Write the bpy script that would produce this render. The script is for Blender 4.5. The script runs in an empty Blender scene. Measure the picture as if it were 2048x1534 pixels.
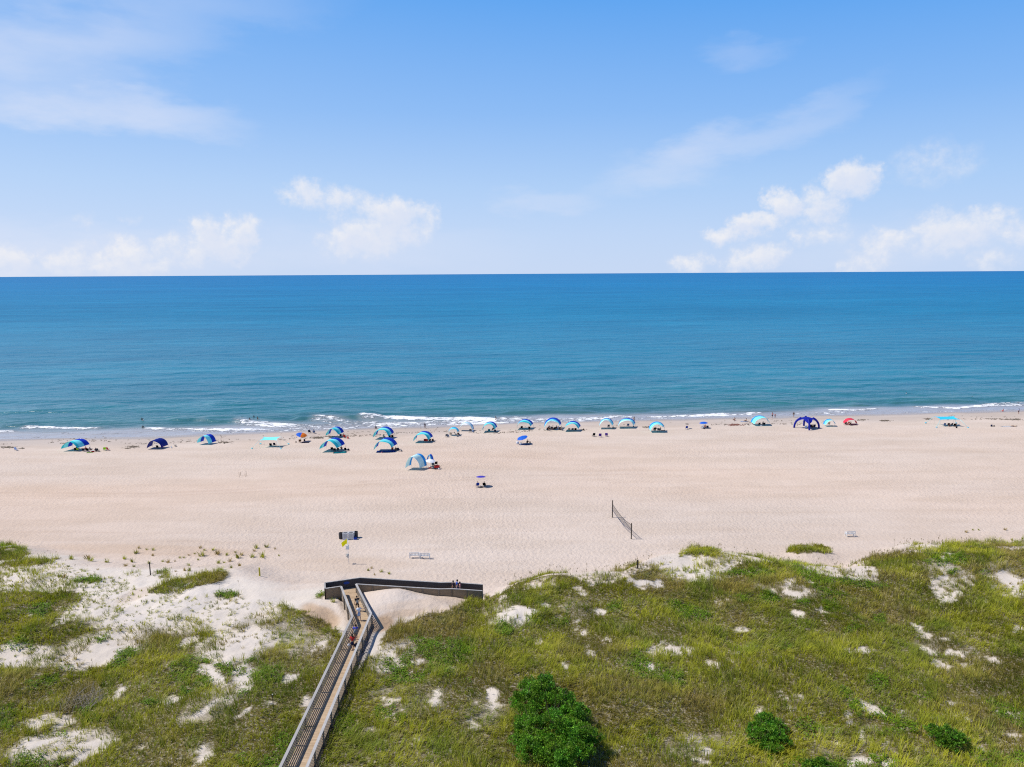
import bpy, bmesh, math, random
import numpy as np
from mathutils import Vector, Matrix

S = bpy.context.scene
COL = S.collection
R = math.radians
random.seed(7)
RNG = np.random.default_rng(7)

# ------------------------------------------------------------------ camera
CAM_H, FOC, W0, H0 = 41.0, 1420.0, 2048.0, 1534.0      # metres; focal length in photo pixels
PITCH, ROLL = R(8.8), R(0.335)
_f = np.array([0, math.cos(PITCH), -math.sin(PITCH)])
_u0 = np.array([0, math.sin(PITCH), math.cos(PITCH)])
_r0 = np.array([1.0, 0, 0])
_r = _r0 * math.cos(ROLL) - _u0 * math.sin(ROLL)
_u = _u0 * math.cos(ROLL) + _r0 * math.sin(ROLL)
cam_d = bpy.data.cameras.new("camera")
cam = bpy.data.objects.new("camera", cam_d)
COL.objects.link(cam)
cam_d.sensor_fit = 'HORIZONTAL'
cam_d.sensor_width = 36.0
cam_d.lens = 36.0 * FOC / W0
cam_d.clip_start, cam_d.clip_end = 0.5, 200000
_m = Matrix(((_r[0], _u[0], -_f[0], 0), (_r[1], _u[1], -_f[1], 0), (_r[2], _u[2], -_f[2], CAM_H), (0, 0, 0, 1)))
cam.matrix_world = _m
S.camera = cam

# ------------------------------------------------------------------ sun, sky, exposure
SUN_EL = R(54)
sd = bpy.data.lights.new("sun", 'SUN')
sd.energy, sd.angle, sd.color = 4.5, R(0.5), (1.0, 0.95, 0.88)
sun = bpy.data.objects.new("sun", sd)
COL.objects.link(sun)
_to = Vector((-math.cos(SUN_EL), 0.03, math.sin(SUN_EL))).normalized()
sun.rotation_euler = _to.to_track_quat('Z', 'Y').to_euler()
S.view_settings.view_transform = 'Standard'
S.view_settings.look = 'None'
S.view_settings.exposure = 0.0
S.view_settings.gamma = 1.0

world = bpy.data.worlds.new("World")
S.world = world
world.use_nodes = True
S.cycles.use_denoising = False
S.cycles.pixel_filter_type = 'BLACKMAN_HARRIS'
S.cycles.filter_width = 1.15
S.cycles.max_bounces = 6
S.cycles.diffuse_bounces = 3
S.cycles.glossy_bounces = 2
S.cycles.transmission_bounces = 4
S.cycles.transparent_max_bounces = 8


class NT:
    """small helper to write node trees as expressions"""
    def __init__(s, tree):
        s.t = tree
        tree.nodes.clear()

    def n(s, kind, **kw):
        nd = s.t.nodes.new(kind)
        for k, v in kw.items():
            if k == 'ins':
                for kk, vv in v.items():
                    s.put(nd.inputs[kk], vv)
            else:
                setattr(nd, k, v)
        return nd

    def put(s, sock, v):
        if hasattr(v, 'is_output'):
            s.t.links.new(v, sock)
        elif v is not None:
            sock.default_value = v

    def m(s, op, a, b=None, c=None, clamp=False):
        nd = s.t.nodes.new('ShaderNodeMath')
        nd.operation = op
        nd.use_clamp = clamp
        for i, v in enumerate((a, b, c)):
            if v is not None:
                s.put(nd.inputs[i], v)
        return nd.outputs[0]

    def vm(s, op, a, b=None):
        nd = s.t.nodes.new('ShaderNodeVectorMath')
        nd.operation = op
        s.put(nd.inputs[0], a)
        if b is not None:
            s.put(nd.inputs[1], b)
        return nd.outputs['Value'] if op in ('LENGTH', 'DOT_PRODUCT') else nd.outputs[0]

    def mix(s, fac, a, b, blend='MIX'):
        nd = s.t.nodes.new('ShaderNodeMix')
        nd.data_type = 'RGBA'
        nd.blend_type = blend
        s.put(nd.inputs[0], fac)
        s.put(nd.inputs[6], a)
        s.put(nd.inputs[7], b)
        return nd.outputs[2]

    def ss(s, v, lo, hi, t0=0.0, t1=1.0, interp='SMOOTHSTEP'):
        nd = s.t.nodes.new('ShaderNodeMapRange')
        nd.interpolation_type = interp
        s.put(nd.inputs[0], v)
        for i, x in enumerate((lo, hi, t0, t1)):
            nd.inputs[i + 1].default_value = x
        return nd.outputs[0]

    def noise(s, vec, scale, detail=4, rough=0.5, dim='3D', lac=2.0):
        nd = s.t.nodes.new('ShaderNodeTexNoise')
        nd.noise_dimensions = dim
        s.put(nd.inputs['Vector'], vec)
        nd.inputs['Scale'].default_value = scale
        nd.inputs['Detail'].default_value = detail
        nd.inputs['Roughness'].default_value = rough
        nd.inputs['Lacunarity'].default_value = lac
        return nd

    def ramp(s, fac, stops, interp='LINEAR'):
        nd = s.t.nodes.new('ShaderNodeValToRGB')
        nd.color_ramp.interpolation = interp
        els = nd.color_ramp.elements
        while len(els) < len(stops):
            els.new(0.5)
        for e, (p, c) in zip(els, stops):
            e.position = p
            e.color = c if len(c) == 4 else (*c, 1)
        s.put(nd.inputs[0], fac)
        return nd.outputs[0]


def ray(px, py):
    d = _f * FOC + _r * (px - W0 / 2) - _u * (py - H0 / 2)
    return d / np.linalg.norm(d)


def sky_deg(px, py):
    d = ray(px, py)
    return math.degrees(math.atan2(d[0], d[1])), math.degrees(math.asin(d[2]))


def build_sky():
    k = NT(world.node_tree)
    out = k.n('ShaderNodeOutputWorld')
    bg = k.n('ShaderNodeBackground')
    k.put(out.inputs[0], bg.outputs[0])
    sky = k.n('ShaderNodeTexSky', sky_type='NISHITA')
    sky.sun_disc = False
    sky.sun_elevation = SUN_EL
    sky.sun_rotation = R(-90)
    sky.altitude = 10
    sky.air_density = 1.0
    sky.dust_density = 0.6
    sky.ozone_density = 2.0
    co = k.n('ShaderNodeTexCoord')
    sep = k.n('ShaderNodeSeparateXYZ', ins={0: co.outputs['Generated']})
    x, y, z = sep.outputs
    el = k.m('MULTIPLY', k.m('ARCSINE', k.m('MAXIMUM', k.m('MINIMUM', z, 1.0), -1.0)), 57.29578)
    az = k.m('MULTIPLY', k.m('ARCTAN2', x, y), 57.29578)
    # clear-air colour: the sky texture, graded by height and by the side the sun stands on
    grade = k.ramp(k.m('DIVIDE', el, 60.0, clamp=True), [(p, tuple(10 * v for v in c)) for p, c in SKY_G])
    base = k.mix(0.92, sky.outputs[0], grade)
    side = k.ss(az, -40, 40, 0.0, 1.0, 'LINEAR')
    base = k.mix(side, k.mix(0.12, base, (7.2, 8.2, 9.8, 1)), k.mix(1.0, base, (0.90, 0.96, 1.0, 1), 'MULTIPLY'))
    uv = k.n('ShaderNodeCombineXYZ', ins={0: az, 1: el, 2: 0.0}).outputs[0]
    # domain warp makes the cauliflower edges
    w1 = k.noise(uv, 0.55, 6, 0.62)
    w1o = k.vm('SUBTRACT', w1.outputs['Color'], (0.5, 0.5, 0.5))
    uvw = k.vm('ADD', uv, k.vm('MULTIPLY', w1o, (4.2, 2.6, 0)))

    def field(blobs, uvec, soft):
        acc = None
        for (px, py, rx, ry, amp, *rot) in blobs:
            u0, v0 = sky_deg(px, py)
            s_ = 57.29578 / FOC * 0.96
            p = k.vm('SUBTRACT', uvec, (u0, v0, 0))
            if rot:
                mp = k.n('ShaderNodeVectorRotate', rotation_type='Z_AXIS')
                k.put(mp.inputs['Vector'], p)
                mp.inputs['Angle'].default_value = R(rot[0])
                p = mp.outputs[0]
            p = k.vm('MULTIPLY', p, (1 / (rx * s_ * soft), 1 / (ry * s_ * soft), 0))
            q = k.vm('DOT_PRODUCT', p, p)
            v = k.m('MULTIPLY', k.m('SUBTRACT', 1.0, q), amp)
            acc = v if acc is None else k.m('SMOOTH_MAX', acc, v, 0.12)
        return k.m('MAXIMUM', acc, 0.0)

    fc = field(CUMULUS, uvw, 1.75)
    n2 = k.noise(uv, 1.3, 7, 0.62).outputs['Fac']
    fc2 = k.m('ADD', fc, k.m('MULTIPLY', k.m('SUBTRACT', n2, 0.52), k.m('MULTIPLY', k.m('MINIMUM', fc, 0.45), 2.3)))
    a_c = k.ss(fc2, 0.0, 1.0)
    ww = k.noise(k.vm('MULTIPLY', uv, (0.35, 1.0, 1.0)), 0.35, 5, 0.6)
    uvv = k.vm('ADD', uv, k.vm('MULTIPLY', k.vm('SUBTRACT', ww.outputs['Color'], (0.5, 0.5, 0.5)), (9, 5, 0)))
    fv = field(VEILS, uvv, 1.5)
    a_v = k.m('MULTIPLY', k.ss(fv, 0.0, 0.6), k.ss(ww.outputs['Fac'], 0.25, 0.75, 0.55, 1.0))
    shade = k.noise(k.vm('ADD', uv, (3.1, 0.6, 0)), 0.9, 5, 0.6).outputs['Fac']
    # the side away from the sun, and the bases, are shaded
    fu = field(CUMULUS, k.vm('ADD', uvw, (-0.42, 0.62, 0)), 1.75)
    dark = k.m('MULTIPLY', k.ss(fu, 0.25, 0.95), 0.75)
    ccol = k.ramp(k.m('ADD', k.m('MULTIPLY', fc2, 0.8), k.m('MULTIPLY', shade, 0.35)), [(0.12, (7.0, 7.5, 8.9)), (0.75, (8.9, 8.85, 9.1))])
    ccol = k.mix(dark, ccol, (6.9, 7.55, 9.1, 1))
    c = k.mix(k.m('MULTIPLY', a_v, 0.75), base, (7.6, 8.0, 9.3, 1))
    c = k.mix(k.m('MULTIPLY', a_c, 0.88), c, ccol)
    k.put(bg.inputs[0], c)
    bg.inputs[1].default_value = 0.1


SKY_G = [(0.0, (0.62, 0.73, 0.95)), (0.05, (0.56, 0.70, 0.955)), (0.11, (0.45, 0.645, 0.955)), (0.2, (0.26, 0.51, 0.94)), (0.33, (0.088, 0.375, 0.905)), (0.45, (0.045, 0.20, 0.60)), (0.62, (0.02, 0.09, 0.30)), (1.0, (0.01, 0.05, 0.2))]
CUMULUS = [
    (787, 424, 48, 26, 1.0), (725, 484, 58, 26, .95), (699, 462, 20, 17, .7), (780, 460, 60, 28, .85), (861, 437, 17, 18, .6),
    (615, 387, 36, 22, .75), (681, 400, 40, 20, .7), (734, 410, 26, 18, .6), (672, 433, 18, 15, .45),
    (413, 466, 26, 27, .85), (483, 462, 31, 22, .85), (440, 492, 48, 24, .9), (395, 506, 34, 20, .75),
    (259, 510, 30, 22, .85), (246, 530, 66, 20, .8), (334, 497, 22, 18, .55), (132, 523, 30, 22, .7), (163, 499, 15, 12, .4),
    (15, 523, 32, 24, .85), (48, 540, 25, 12, .6), (171, 438, 17, 11, .35), (259, 433, 17, 9, .35), (217, 480, 16, 8, .32),
    (1700, 362, 38, 28, 1.0), (1712, 348, 28, 18, .9), (1643, 412, 38, 26, .8), (1564, 408, 27, 22, 1.0), (1498, 450, 34, 18, .95),
    (1456, 470, 30, 14, .9), (1545, 440, 25, 14, .75), (1593, 470, 14, 16, .55), (1652, 468, 36, 17, .55), (1759, 373, 8, 10, .5),
    (1527, 512, 34, 19, .8), (1478, 524, 26, 18, .75), (1382, 528, 36, 15, .75), (1870, 326, 55, 28, .38), (1833, 346, 20, 20, .32),
    (1908, 462, 56, 28, .85), (1982, 430, 34, 15, .65), (1780, 484, 24, 17, .7), (1750, 504, 24, 20, .65), (1722, 526, 30, 18, .6),
    (2032, 460, 26, 19, .65), (1983, 527, 26, 16, .55), (1845, 495, 40, 15, .45)]
VEILS = [(230, 215, 170, 40, .5, 4), (90, 95, 240, 60, .4, -12), (1450, 285, 230, 34, .35, -16), (1090, 402, 90, 20, .3), (1500, 95, 70, 25, .2),
         (330, 30, 260, 40, .25, -10), (700, 500, 300, 40, .25), (1800, 500, 300, 40, .25), (150, 500, 260, 45, .35), (1330, 330, 100, 30, .25)]
build_sky()


# ------------------------------------------------------------------ numpy noise
def _hash(ix, iy, seed):
    h = (ix.astype(np.int64) * 374761393 + iy.astype(np.int64) * 668265263 + seed * 144269504) & 0x7fffffff
    h = ((h ^ (h >> 13)) * 1274126177) & 0x7fffffff
    h = (h ^ (h >> 16)) & 0xffff
    return h / 65535.0


def vnoise(x, y, seed=0):
    x = np.asarray(x, float); y = np.asarray(y, float)
    ix, iy = np.floor(x), np.floor(y)
    fx, fy = x - ix, y - iy
    fx = fx * fx * (3 - 2 * fx); fy = fy * fy * (3 - 2 * fy)
    a, b = _hash(ix, iy, seed), _hash(ix + 1, iy, seed)
    c, d = _hash(ix, iy + 1, seed), _hash(ix + 1, iy + 1, seed)
    return (a + (b - a) * fx) * (1 - fy) + (c + (d - c) * fx) * fy


def fbm(x, y, scale, oct=4, seed=0, rough=0.5):
    v, amp, tot = 0.0, 1.0, 0.0
    for i in range(oct):
        v = v + amp * vnoise(x * scale, y * scale, seed + i * 17)
        tot += amp
        amp *= rough
        scale *= 2.03
    return v / tot - 0.5


def smooth(t):
    t = np.clip(t, 0, 1)
    return t * t * (3 - 2 * t)


def proj(x, y, z):
    x, y, z = np.broadcast_arrays(np.asarray(x, float), y, z)
    w = y * _f[1] + (z - CAM_H) * _f[2]
    a = x * _r[0] + y * _r[1] + (z - CAM_H) * _r[2]
    b = x * _u[0] + y * _u[1] + (z - CAM_H) * _u[2]
    w = np.maximum(w, 1e-3)
    return W0 / 2 + FOC * a / w, H0 / 2 - FOC * b / w


def at_z(px, py, z):
    a, b = np.asarray(px, float) - W0 / 2, np.asarray(py, float) - H0 / 2
    d = [_f[i] * FOC + _r[i] * a - _u[i] * b for i in range(3)]
    t = (z - CAM_H) / d[2]
    return d[0] * t, d[1] * t


# ------------------------------------------------------------------ the shape of the ground
SEA_Z = -1.4
SH_X = np.array([-600, -135, -96, -58, 0, 55, 101, 157, 900.0])
SH_Y = np.array([170, 183.2, 185.5, 191.4, 199.7, 205.3, 209.2, 214.5, 262.0])


def shore_y(x):
    return np.interp(x, SH_X, SH_Y) + 1.2 * fbm(x, x * 0, 0.04, 3, 91)


_cr = [(-500, 1105, 2.3, 9), (0, 1105, 2.4, 9), (60, 1118, 2.5, 9), (200, 1150, 2.6, 11), (330, 1150, 2.9, 11), (450, 1150, 2.9, 11), (560, 1195, 2.9, 12),
       (640, 1192, 2.95, 11), (700, 1190, 3.3, 8), (800, 1182, 3.5, 7), (880, 1190, 2.7, 7), (960, 1197, 2.15, 7), (1030, 1168, 3.4, 6), (1100, 1150, 4.0, 6),
       (1250, 1142, 3.9, 6), (1330, 1112, 3.2, 7), (1430, 1100, 3.2, 7), (1560, 1130, 3.4, 7), (1700, 1142, 3.4, 7), (1830, 1092, 3.4, 7), (1950, 1092, 3.9, 7),
       (2048, 1095, 4.1, 7), (2500, 1090, 4.1, 7)]
_cx, _cy, _cz, _cw = [], [], [], []
for _px, _py, _z, _w in _cr:
    a_, b_ = at_z(_px, _py, _z)
    _cx.append(a_); _cy.append(b_); _cz.append(_z); _cw.append(_w)

# boardwalk plan (left and right rail lines, metres) and deck heights
DECK = 3.4
LW = [(-17.7, 30.0), (-17.4, 72.0), (-20.4, 79.5)]
RW = [(-15.6, 30.0), (-15.5, 72.6), (-18.75, 80.1)]
T_NL, T_FL, T_FR = (-22.15, 78.9), (-22.6, 80.5), (-18.65, 81.9)
RAMP = [(-18.75, 80.1, -18.65, 81.9, 3.4), (-8.9, 80.25, -8.8, 82.05, 2.64), (-7.35, 80.3, -7.4, 82.1, 2.64), (-3.7, 80.35, -3.75, 82.1, 2.33)]


def terrain(x, y):
    x = np.asarray(x, float); y = np.asarray(y, float)
    d = shore_y(x) - y
    zb = np.interp(d, [-60, -14, 0, 8, 25, 60, 95, 118, 140], [-6, -2.7, -1.4, -0.85, -0.45, -0.1, 0.35, 1.0, 1.4])
    zb = zb + 0.10 * fbm(x, y, 0.08, 3, 5) * smooth(d / 20) + 0.035 * fbm(x, y, 0.9, 2, 6) * smooth((d - 15) / 20)
    yc = np.interp(x, _cx, _cy) + 2.2 * fbm(x, y * 0.2, 0.22, 3, 11)
    zc = np.interp(x, _cx, _cz)
    w = np.interp(x, _cx, _cw)
    t = yc - y
    land = zc + (3.2 - zc) * smooth(t / 14.0)
    und = 2.1 * fbm(x * 0.8 + y * 0.55, y - x * 0.3, 0.085, 4, 21) + 0.62 * fbm(x, y, 0.42, 4, 33)
    near = np.exp(-(np.maximum(np.abs(x + 17.2) - 2.2, 0) / 3.2) ** 2)
    und = und * (1 - 0.85 * near * (y < 90))
    land = land + und * smooth((t + 3) / 7)
    # small dune knolls on the seaward edge
    for kx, ky, kr, kh in KNOLL:
        zb = zb + kh * np.exp(-(((x - kx) / kr) ** 2 + ((y - ky) / (kr * 0.6)) ** 2))
    s = smooth(1 + t / w)
    z = zb + (land - zb) * s
    z = np.where(t > 0, land, z)
    # blown-out bowls either side of the walkway bend, and sand banked against the ramp
    z = z - 1.1 * np.exp(-((x + 12.6) / 2.6) ** 2 - ((y - 73.8) / 2.4) ** 2) - 0.7 * np.exp(-((x + 20.3) / 2.0) ** 2 - ((y - 74) / 2.4) ** 2)
    z = z + 0.55 * np.exp(-((x + 14.3) / 3.2) ** 2 - ((y - 79.2) / 1.8) ** 2)
    # nothing stands through the deck
    xl = np.interp(y, [30, 72.0, 79.5, 80.8], [-17.7, -17.4, -20.4, -21.6]); xr = np.interp(y, [30, 72.6, 80.1], [-15.6, -15.5, -18.75])
    ins = smooth((np.minimum(x - xl, xr - x) + 0.7) / 0.7) * (y < 80.5)
    z = z + (np.minimum(z, 2.75) - z) * ins
    zr = np.interp(x, [-18.7, -8.9, -7.4, -3.7], [3.4, 2.64, 2.64, 2.33])
    ir = smooth((np.minimum(y - 80.3, 82.3 - y) + 0.15) / 0.3) * smooth((x + 22.5) / .4) * smooth((-3.5 - x) / 0.4)
    z = z + (np.minimum(z, zr - 0.3) - z) * ir
    ot = smooth((y - 82.1) / 0.5) * smooth((x + 26) / 3) * smooth((1 - x) / 4)
    z = z + (np.minimum(z, zr - 0.6) - z) * ot * smooth((88 - y) / 4)
    return z


KNOLL = []
for _px, _py, _kr, _kh in ((1618, 1108, 3.2, 1.1), (1380, 1110, 3.5, 0.5), (25, 1108, 4, 0.9)):
    a_, b_ = at_z(_px, _py, 1.2)
    KNOLL.append((a_, b_, _kr, _kh))


def at(px, py, dz=0.0):
    """photo pixel -> the point of the ground (raised by dz) that it shows"""
    px = np.asarray(px, float); py = np.asarray(py, float)
    z = np.zeros_like(px) + 0.5
    for i in range(40):
        x, y = at_z(px, py, z + dz)
        zt = np.maximum(terrain(x, y), SEA_Z)
        z = 0.65 * z + 0.35 * zt
    return x, y, z + 0.0


def ppm(px, py):
    x, y, z = at(px, py)
    w = y * _f[1] + (z - CAM_H) * _f[2]
    return FOC / float(w)


# ------------------------------------------------------------------ where plants grow (outlines measured on the photograph, evaluated on the ground)
def inpoly(px, py, poly):
    c = np.zeros(px.shape, bool)
    j = len(poly) - 1
    for i in range(len(poly)):
        (xi, yi), (xj, yj) = poly[i], poly[j]
        if yi != yj:
            cond = ((yi > py) != (yj > py)) & (px < (xj - xi) * (py - yi) / (yj - yi) + xi)
            c ^= cond
        j = i
    return c


VEG = [  # polygon, density
    ([(560, 1700), (640, 1534), (655, 1470), (690, 1390), (712, 1340), (752, 1300), (770, 1262), (800, 1246), (850, 1235), (905, 1218), (960, 1196), (1000, 1188), (1022, 1172), (1040, 1163), (1100, 1146), (1140, 1152), (1180, 1172),
      (1235, 1165), (1290, 1140), (1345, 1140), (1400, 1150), (1440, 1145), (1480, 1128), (1520, 1122), (1580, 1128), (1640, 1150), (1700, 1160), (1760, 1160), (1730, 1135), (1740, 1115), (1800, 1110),
      (1850, 1106), (1900, 1090), (1960, 1095), (2048, 1098), (2700, 1098), (2700, 1900), (740, 1900)], 1.0),
    ([(-300, 1185), (60, 1183), (150, 1183), (165, 1195), (140, 1215), (115, 1240), (95, 1255), (170, 1235), (245, 1212), (255, 1222), (215, 1245), (180, 1255), (260, 1250), (330, 1235), (400, 1238),
      (425, 1262), (455, 1262), (500, 1240), (560, 1208), (610, 1222), (655, 1245), (690, 1278), (684, 1310), (645, 1390), (585, 1520), (520, 1700), (-600, 1900)], 0.85),
    ([(298, 1183), (330, 1165), (390, 1150), (440, 1142), (456, 1148), (440, 1165), (400, 1170), (360, 1185), (330, 1190)], 0.9),
    ([(-60, 1096), (30, 1093), (60, 1108), (40, 1120), (-60, 1122)], 0.95), ([(0, 1130), (60, 1118), (110, 1117), (115, 1124), (60, 1130), (-60, 1140)], 0.9),
    ([(1576, 1096), (1590, 1090), (1612, 1094), (1630, 1089), (1650, 1094), (1662, 1105), (1640, 1110), (1618, 1104), (1600, 1110), (1580, 1104)], 1.0),
    ([(1355, 1112), (1380, 1096), (1400, 1092), (1440, 1100), (1450, 1110), (1400, 1116), (1370, 1110)], 0.75),
    ([(1250, 1133), (1262, 1127), (1290, 1128), (1285, 1136)], 0.6),
    ([(427, 1193), (440, 1184), (475, 1183), (478, 1192), (460, 1199)], 1.0), ([(150, 1162), (170, 1154), (200, 1155), (204, 1164)], 1.0),
    ([(300, 1152), (318, 1140), (340, 1144), (335, 1160)], 0.7), ([(222, 1157), (240, 1149), (270, 1144), (290, 1150), (250, 1160)], 0.45),
    ([(640, 1185), (652, 1190), (648, 1198), (628, 1196)], 0.7), ([(820, 1236), (870, 1222), (905, 1219), (890, 1226), (830, 1243)], 0.8),
    ([(100, 1165), (140, 1152), (150, 1160), (120, 1172)], 0.5),
]
SPARSE = [([(0, 1125), (110, 1122), (240, 1160), (300, 1190), (420, 1195), (520, 1200), (640, 1240), (560, 1300), (300, 1260), (150, 1270), (-100, 1190)], 0.36),
          ([(1030, 1165), (1180, 1150), (1300, 1130), (1450, 1105), (1560, 1120), (1760, 1150), (1830, 1085), (2048, 1085), (2048, 1130), (1700, 1175), (1300, 1180), (1040, 1185)], 0.42),
          ([(740, 1330), (790, 1290), (850, 1270), (800, 1340), (745, 1380)], 0.5), ([(1700, 1130), (1830, 1092), (1900, 1085), (1990, 1095), (1900, 1120), (1760, 1150)], 0.5)]
_BARE = [  # x, y, rx, ry, strength, tilt
    (200, 1308, 60, 26, .85, -20), (30, 1318, 35, 20, .8, 0), (425, 1350, 38, 12, .95, 38), (480, 1300, 48, 17, .85, -15), (578, 1358, 18, 9, .95, -15), (245, 1378, 30, 9, .85, -50), (345, 1401, 25, 8, .8, -15),
    (410, 1417, 46, 7, .95, -32), (105, 1485, 58, 10, .6, -5), (175, 1512, 52, 8, .9, -28), (612, 1402, 10, 12, .9, 0), (488, 1425, 18, 6, .7, -30), (375, 1284, 36, 12, .6, 0), (640, 1290, 22, 12, .5, -30),
    (1372, 1125, 58, 14, .95, -6), (1065, 1172, 22, 9, .9, 0), (1160, 1180, 18, 8, .9, 20), (1198, 1222, 14, 8, .8, 0), (1286, 1166, 22, 10, .75, -15), (1265, 1160, 14, 6, .8, 0), (1385, 1154, 50, 10, .6, 5),
    (1012, 1232, 28, 15, .6, -15), (1008, 1199, 11, 8, .8, 0), (1437, 1206, 10, 7, .9, 20), (1152, 1240, 6, 7, .8, 0), (1076, 1281, 7, 8, .8, 0), (1215, 1281, 6, 5, .8, 0), (1176, 1302, 7, 14, .7, -20),
    (1300, 1330, 8, 14, .85, -15), (1618, 1112, 40, 9, .8, 0), (1866, 1092, 32, 9, .85, 5), (1727, 1144, 30, 18, .7, 20), (1577, 1161, 16, 8, .8, 0), (1545, 1184, 12, 6, .8, 15), (1588, 1187, 22, 7, .85, 10), (1612, 1182, 9, 6, .8, 0),
    (1890, 1148, 16, 12, .6, 30), (1935, 1160, 16, 14, .55, 30), (2012, 1160, 22, 18, .65, 40), (2030, 1178, 12, 14, .6, 45), (1838, 1258, 24, 9, .95, 35), (1852, 1272, 12, 8, .95, 0), (1895, 1277, 18, 6, .8, 20), (1918, 1308, 28, 8, .9, 8),
    (1855, 1299, 25, 8, .6, 20), (1885, 1332, 26, 12, .92, 30), (1932, 1334, 12, 10, .8, 30), (1720, 1292, 18, 6, .6, 25), (2034, 1258, 14, 7, .85, 25), (1748, 1340, 10, 4, .8, 0), (1645, 1220, 20, 5, .45, 20), (1745, 1220, 12, 4, .6, 0),
    (1598, 1396, 15, 5, .95, 10), (1566, 1396, 14, 5, .8, 20), (1646, 1427, 9, 5, .8, 20), (1696, 1430, 13, 4, .95, 35), (1726, 1478, 8, 18, .8, -20), (1718, 1525, 32, 9, .95, -5), (1776, 1526, 16, 8, .9, -5), (1812, 1427, 7, 5, .9, 0),
    (1932, 1440, 14, 5, .9, 15), (2036, 1442, 9, 5, .9, 0), (2026, 1472, 14, 6, .9, 15), (1867, 1437, 6, 6, .8, 0), (1968, 1466, 8, 3, .7, 0), (1700, 1445, 5, 6, .7, 0), (1770, 1484, 12, 4, .6, 20), (1955, 1500, 16, 5, .7, 10),
    (1825, 1500, 10, 4, .7, 0), (1680, 1490, 9, 5, .5, 0), (1658, 1462, 10, 5, .5, 40), (985, 1390, 20, 20, .75, -30), (948, 1450, 12, 14, .8, 35), (865, 1400, 14, 10, .6, 0), (870, 1388, 12, 18, .55, -30), (902, 1305, 10, 9, .6, 0),
    (775, 1310, 20, 14, .6, -20), (785, 1400, 16, 8, .6, -20), (1390, 1475, 20, 10, .6, 10), (1410, 1500, 20, 8, .6, 10), (1233, 1505, 18, 12, .6, -20), (1130, 1330, 8, 10, .4, 0), (770, 1395, 10, 6, .7, 0), (1490, 1500, 12, 6, .5, 0),
    (1845, 1398, 14, 4, .5, 0), (1905, 1405, 20, 4, .5, 10), (1560, 1382, 10, 3, .5, 0), (1400, 1520, 18, 5, .6, 10), (700, 1470, 6, 6, .3, 0), (830, 1480, 10, 6, .5, 0), (760, 1500, 8, 8, .5, 0)]
BARE = [(a_, b_, c_ * .82, d_ * .82, e_, f_) for a_, b_, c_, d_, e_, f_ in _BARE]
THIN = [(350, 1225, 210, 40, .62, 0), (200, 1298, 95, 34, .58, -15), (480, 1290, 85, 34, .7, -15), (50, 1312, 70, 26, .7, 0), (1010, 1230, 45, 26, .6, 0), (600, 1275, 60, 40, .4, 0), (1900, 1150, 60, 26, .55, 20), (2010, 1160, 50, 32, .6, 30), (1880, 1300, 100, 40, .35, 10), (820, 1395, 90, 40, .35, 0),
        (120, 1490, 110, 26, .5, -10), (420, 1410, 80, 26, .4, -30), (790, 1310, 60, 30, .6, -20), (1580, 1180, 70, 16, .5, 5), (1190, 1215, 120, 24, .35, 0), (1300, 1320, 160, 40, .25, 0), (1730, 1490, 120, 40, .35, 0), (960, 1420, 60, 40, .4, 0), (1400, 1490, 80, 30, .4, 0), (1620, 1400, 90, 16, .35, 0), (1390, 1150, 80, 14, .6, 0)]
LUSH = [  # bright low ground cover
    (80, 1222, 24, 14, .9, -20), (242, 1322, 30, 12, .8, -28), (530, 1350, 28, 15, .7, -15), (374, 1386, 12, 9, .9, 0), (15, 1440, 24, 24, .6, 0), (1376, 1225, 46, 13, .75, 15), (1500, 1147, 50, 8, .95, 0), (1710, 1168, 58, 8, .95, 5),
    (1012, 1258, 17, 14, .95, 0), (1540, 1195, 16, 12, .85, 15), (452, 1189, 24, 6, 1.0, 0), (178, 1160, 24, 5, .95, 0), (1605, 1207, 10, 9, .8, 0), (1660, 1215, 16, 16, .55, 0), (1480, 1195, 8, 7, .8, 0), (690, 1450, 22, 26, .45, 0),
    (1755, 1368, 20, 14, .8, 0), (1690, 1390, 16, 9, .7, 30), (1700, 1260, 16, 12, .6, 0), (1757, 1240, 14, 9, .8, 0), (1230, 1215, 10, 9, .7, 0), (1905, 1145, 8, 8, .9, 0), (1965, 1150, 14, 9, .7, 0), (1280, 1310, 12, 7, .6, 0), (780, 1430, 26, 22, .4, 0),
    (1120, 1245, 16, 8, .5, 0), (40, 1290, 30, 10, .4, 0), (1850, 1395, 20, 10, .5, 0), (1300, 1480, 16, 10, .5, 0), (900, 1345, 20, 10, .35, 0), (1570, 1295, 14, 8, .4, 0), (300, 1410, 18, 8, .6, 0), (80, 1530, 40, 14, .6, 0), (490, 1520, 20, 10, .5, 0)]
BROWN = [(1560, 1175, 90, 18, .55, 5), (1480, 1172, 70, 16, .7, 0), (300, 1275, 60, 18, .5, 0), (1230, 1400, 120, 50, .5, 0), (160, 1405, 45, 25, .9, -40), (60, 1385, 50, 20, .5, -20), (1960, 1340, 90, 30, .5, 0), (1340, 1190, 40, 14, .5, 0), (1880, 1290, 60, 15, .5, 10),
         (1180, 1300, 70, 24, .4, 0), (380, 1480, 60, 20, .3, 0), (980, 1360, 40, 40, .5, 0), (1900, 1150, 60, 12, .4, 10), (1700, 1185, 60, 12, .4, 0)]


def blobs(px, py, lst, mode='max'):
    v = np.zeros_like(px)
    for x, y, rx, ry, s, a in lst:
        c, q = math.cos(R(a)), math.sin(R(a))
        dx, dy = px - x, py - y
        e = ((dx * c + dy * q) / rx) ** 2 + ((-dx * q + dy * c) / ry) ** 2
        v = np.maximum(v, s * smooth(1.55 - 0.95 * e))
    return v


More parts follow.
